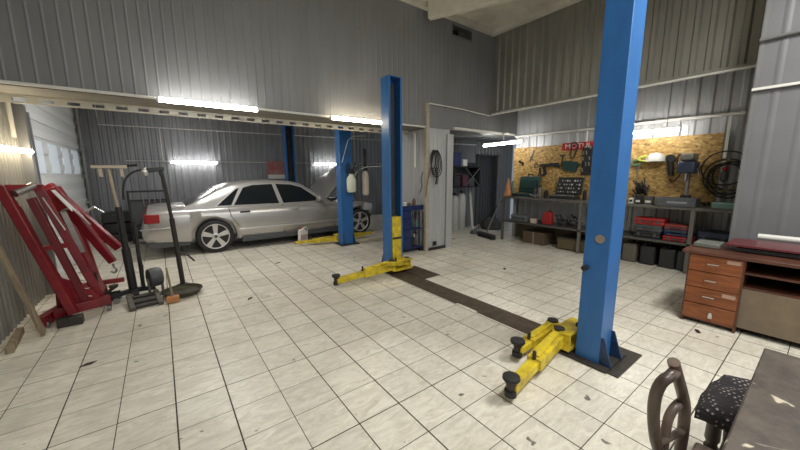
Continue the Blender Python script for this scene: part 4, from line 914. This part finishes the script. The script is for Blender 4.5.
case('dark grey tool case in the middle of the left shelf stack', (6.48, 1.74, SZ+.112), (.32, .36, .10), dgrey)
case('bright red tool case on top of the left stack on the bench shelf', (6.48, 1.74, SZ+.214), (.30, .40, .11), red_b)
case('flat red tool case at the bottom of the right shelf stack', (6.46, 1.36, SZ), (.30, .36, .075), red_b)
case('flat blue tool case above the flat red one on the bench shelf', (6.48, 1.37, SZ+.077), (.28, .34, .05), blue_dk)
case('flat navy tool case near the top of the right shelf stack', (6.48, 1.38, SZ+.129), (.28, .33, .05), mat('navy plastic', (.03, .05, .10), .5))
case('faded red box on top of the right shelf stack', (6.48, 1.39, SZ+.181), (.28, .30, .07), mat('faded red', (.30, .05, .04), .6))
case('dark blue case behind the desk at the right end of the bench shelf', (6.48, .96, SZ), (.3, .34, .2), mat('navy plastic', (.03, .05, .10), .5))
jc = thing('jerrycan', 'red fuel can on the bench shelf left of the large column', 'can', (6.44, 3.50, SZ))
MB().prism([(-.10, 0), (.10, 0), (.10, .20), (.03, .27), (-.06, .27), (-.10, .22)], 'yz', -.06, .06).build('body', red_b, jc, bevel=.015); MB().lathe([(.02, .26), (.02, .30)], (0, -.04, 0), n=12).build('cap', black, jc)
tag(MB().bb(6.31, 6.38, 3.70, 3.82, SZ, SZ+.10).build('carton', mat('pale carton', (.6, .48, .4), .6), bevel=.004), 'small pale carton on the shelf left of the red fuel can', 'box')
case('grey parts case lying on the left end of the bench shelf', (6.48, 4.12, SZ), (.30, .40, .14), mat('grey case', (.16, .17, .18), .5))
lump('hand_tools', 'heap of black power tools on the bench shelf right of the red fuel can', 'tools', (6.50, 3.05, SZ), black, 30, .14, .18, seed=9)
ct = thing('crate', 'brown open crate on the floor under the bench, left of the big blue column', 'crate', (6.53, 2.92, 0))
MB().bb(-.2, .2, -.30, .30, .01, .03).bb(-.2, -.185, -.30, .30, .01, .24).bb(.185, .2, -.30, .30, .01, .24).bb(-.2, .2, -.30, -.285, .01, .24).bb(-.2, .2, .285, .30, .01, .24).build('crate_body', mat('brown plastic', (.10, .075, .035), .6), ct, bevel=.006)
MB().bb(-.21, .21, -.31, .31, .22, .25).build('contents', oily, ct)
cb2 = thing('cardboard_box', 'brown cardboard box on the floor under the left of the bench', 'box', (6.55, 3.75, 0)); MB().bb(-.2, .2, -.25, .25, 0, .26).build('body', mat('cardboard', (.11, .075, .045), .8), cb2, bevel=.004); MB().bb(-.205, -.2, -.02, .02, 0, .26).build('tape', plank_w, cb2)
for k, y in enumerate((1.98, 1.72, 1.46, 1.24)):
    o = thing('canister', ['leftmost dark canister under the bench beside the big blue column', 'second dark canister from the big blue column under the bench', 'third dark canister from the big blue column under the bench', 'dark canister under the bench nearest the desk'][k], 'canister', (6.50, y, 0), 0, 'canisters under the bench')
    MB().bb(-.15, .15, -.105, .105, 0, .32).build('body', mat('grey cement', (.11, .10, .08), .7) if k == 0 else blackp, o, bevel=.03, seg=3); MB().bb(-.05, .05, -.02, .02, .32, .36).build('handle', blackp, o, bevel=.008); MB().lathe([(.025, .31), (.025, .345)], (-.09, .05, 0), n=12).build('cap', black, o)

# ------------------------------------------------------------ desk
dk = thing('desk', 'cherry brown office desk with four drawers at the right wall', 'desk', (4.24, .80, 0))
YE = -1.15
MB().bb(-.03, .75, YE, .05, .715, .745).build('desktop', desk_dk, dk, bevel=.004)
MB().bb(0, .70, -.02, 0, .0, .715).bb(0, .70, -.40, -.38, .0, .715).bb(.0, .70, YE+.02, YE+.04, 0, .715).bb(.66, .68, YE+.04, -.02, .1, .715).bb(.02, .68, -.40, 0, .03, .05).build('carcass', desk_dk, dk)
zs = [.05, .215, .38, .545, .712]
for k in range(4):
    d_ = MB().bb(-.012, .01, -.385, -.012, zs[k]+.004, zs[k+1]-.004).build('drawer', desk_w, dk, bevel=.002)
    if k: MB().path([(-.012, -.24, zs[k]+.09), (-.04, -.23, zs[k]+.087), (-.04, -.15, zs[k]+.087), (-.012, -.14, zs[k]+.09)], .006, 8).build('handle', chrome, d_)
    else:
        MB().tube((-.012, -.22, .14), (-.03, -.22, .14), .012).bb(-.024, -.018, -.235, -.205, .09, .13).build('key', chrome, d_)
    if k in (1, 3): MB().bb(-.0145, -.012, -.37, -.28, zs[k+1]-.055, zs[k+1]-.02).build('sticker', mat('faded sticker', (.42, .27, .20), .6), d_)
MB().bb(.02, .66, YE+.04, -.40, .58, .60).build('keyboard_shelf', desk_dk, dk)
MB().bb(.03, .05, YE+.04, -.40, .06, .44).build('modesty_panel', mat('brown board', (.20, .15, .10), .5, noise=.25, nscale=6), dk)
MB().bb(.04, .64, YE+.04, -.40, .44, .46).build('lower_shelf', desk_dk, dk)
rb = thing('red_board', 'dark red flat board lying on metal brackets on the desktop', 'board', (4.70, .0, .745))
MB().bb(-.26, .20, -.9, .58, .055, .075).build('panel', mat('maroon board', (.12, .022, .028), .35), rb, bevel=.003)
for y in (.32, -.05, -.6): MB().bb(-.20, -.12, y-.03, y+.03, 0, .055).bb(.08, .14, y-.03, y+.03, 0, .055).build('bracket', steel, rb, bevel=.004)
MB().bb(-.24, .18, -.85, .50, .012, .045).build('tray', blackp, rb)
tag(MB().tube((4.98, .42, .85), (4.98, -1.0, .85), .03).build('paper_roll', plastic_w), 'white roll lying along the back of the red board on the desk', 'roll')
tag(MB().bb(4.46, 4.72, .62, .82, .746, .79).build('keyboard_case', mat('grey green plastic', (.14, .15, .13), .5), bevel=.008), 'flat grey green box at the left end of the desktop', 'box')
tag(MB().box((4.02, .62, .004), (.07, .03, .008), (0, 0, .4)).build('debris', black), 'small black scrap on the tiles by the desk', 'scrap')

# ------------------------------------------------------------ foreground table and chairs
tb2 = thing('work_table', 'worn dark table with scratched top in the near right corner', 'table', (1.4, -.35, 0))
MB().bb(-.6, .68, -.55, .45, .70, .75).build('tabletop', tabletop_m, tb2, bevel=.006)
for x in (-.52, .60):
    for y in (-.47, -.0): MB().bb(x-.03, x+.03, y-.03, y+.03, 0, .70).build('leg', blackp, tb2)
MB().bb(-.54, .62, -.49, .02, .62, .70).build('apron', blackp, tb2)
def turned_leg(x, y, h, sx, sy, parent, m):
    MB().lathe([(.018, 0), (.026, .02), (.02, .05), (.016, .08), (.024, h*.55), (.028, h*.6), (.02, h*.64), (.028, h*.7), (.026, h)], (x, y, 0), n=14).build('leg', m, parent)
stl = thing('stool', 'wooden stool with a dark woven cushion tucked beside the worn table', 'stool', (2.13, .02, 0), -.06)
for x in (-.17, .17):
    for y in (-.17, .17): turned_leg(x, y, .40, 0, 0, stl, darkwood)
MB().bb(-.20, .20, -.20, .20, .36, .42).build('seat_frame', darkwood, stl, bevel=.006)
sb = MB(); N_ = 14; vs = []
for top in (1, 0):
    for i in range(N_+1):
        for j in range(N_+1):
            u, v = -1+2*i/N_, -1+2*j/N_; k = (1-abs(u)**4)*(1-abs(v)**4)
            vs.append((u*.25*(1-.08*v*v), v*.25*(1-.08*u*u), (.42 + .065*k**.5 + .006*math.sin(9*u+5*v)) if top else .405 - .03*(abs(u)**6+abs(v)**6)/2))
q = (N_+1)**2; fs = []
for b_ in (0, q):
    for i in range(N_):
        for j in range(N_): k = b_+i*(N_+1)+j; fs.append((k, k+1, k+N_+2, k+N_+1))
edge = [j for j in range(N_+1)] + [i*(N_+1)+N_ for i in range(1, N_+1)] + [N_*(N_+1)+j for j in range(N_-1, -1, -1)] + [i*(N_+1) for i in range(N_-1, 0, -1)]
for a, b in zip(edge, edge[1:]+edge[:1]): fs.append((a, b, q+b, q+a))
sb.add(vs, fs).build('cushion', knit, stl, sharp=1.2)
ch = thing('dining_chair', 'old wooden chair with a curved openwork back at the bottom edge by the table', 'chair', (1.30, .09, 0))
# back lies in a plane along X at y~.22, leaning outwards
MB().path([(.20, .13, .0), (.19, .135, .25), (.182, .138, .48), (.165, .134, .58), (.162, .139, .68), (.10, .150, .78), (.035, .160, .875), (.025, .161, .89)], .018, 12, 2).build('back_post', oldwood, ch)
MB().path([(.11, .155, .0), (.09, .165, .25), (.068, .171, .50), (-.006, .175, .60), (-.025, .185, .70), (-.034, .185, .78), (-.030, .174, .835), (.0, .158, .852), (.04, .158, .85)], .018, 12, 2).build('bent_post', oldwood, ch)
MB().path([(.178, .143, .69), (.125, .155, .69), (.085, .167, .65), (.065, .164, .57), (.08, .165, .50)], .015, 12, 2).build('splat', oldwood, ch)
MB().path([(.0, .172, .58), (.08, .155, .575), (.162, .134, .58)], .012, 8, 1).build('cross_rail', oldwood, ch)
MB().lathe([(.016, 0), (.02, .2), (.022, .43)], (.30, -.16, 0), n=12).build('leg', oldwood, ch)
MB().lathe([(.016, 0), (.02, .2), (.022, .43)], (.06, -.18, 0), n=12).build('leg', oldwood, ch)
MB().bb(.03, .33, -.22, .12, .43, .455).build('seat', oldwood, ch, bevel=.012)
# loose scraps on the tiles
for x, y, a, lb_ in ((-.62, 3.45, .3, 'dark torn scrap on the tiles near the left wall'), (.75, 4.15, .8, 'small black scrap on the tiles in front of the car'), (1.5, 5.6, .2, 'thin dark smear of rubber on the tiles before the car door'), (4.3, 3.0, .5, 'small dark clod on the tiles right of the trench')):
    tag(MB().prism([(-.05, -.01), (.02, -.025), (.06, 0), (.0, .02)], 'xy', .001, .006).build('debris', oily, loc=(x, y, 0), rot=(0, 0, a)), lb_, 'scrap')
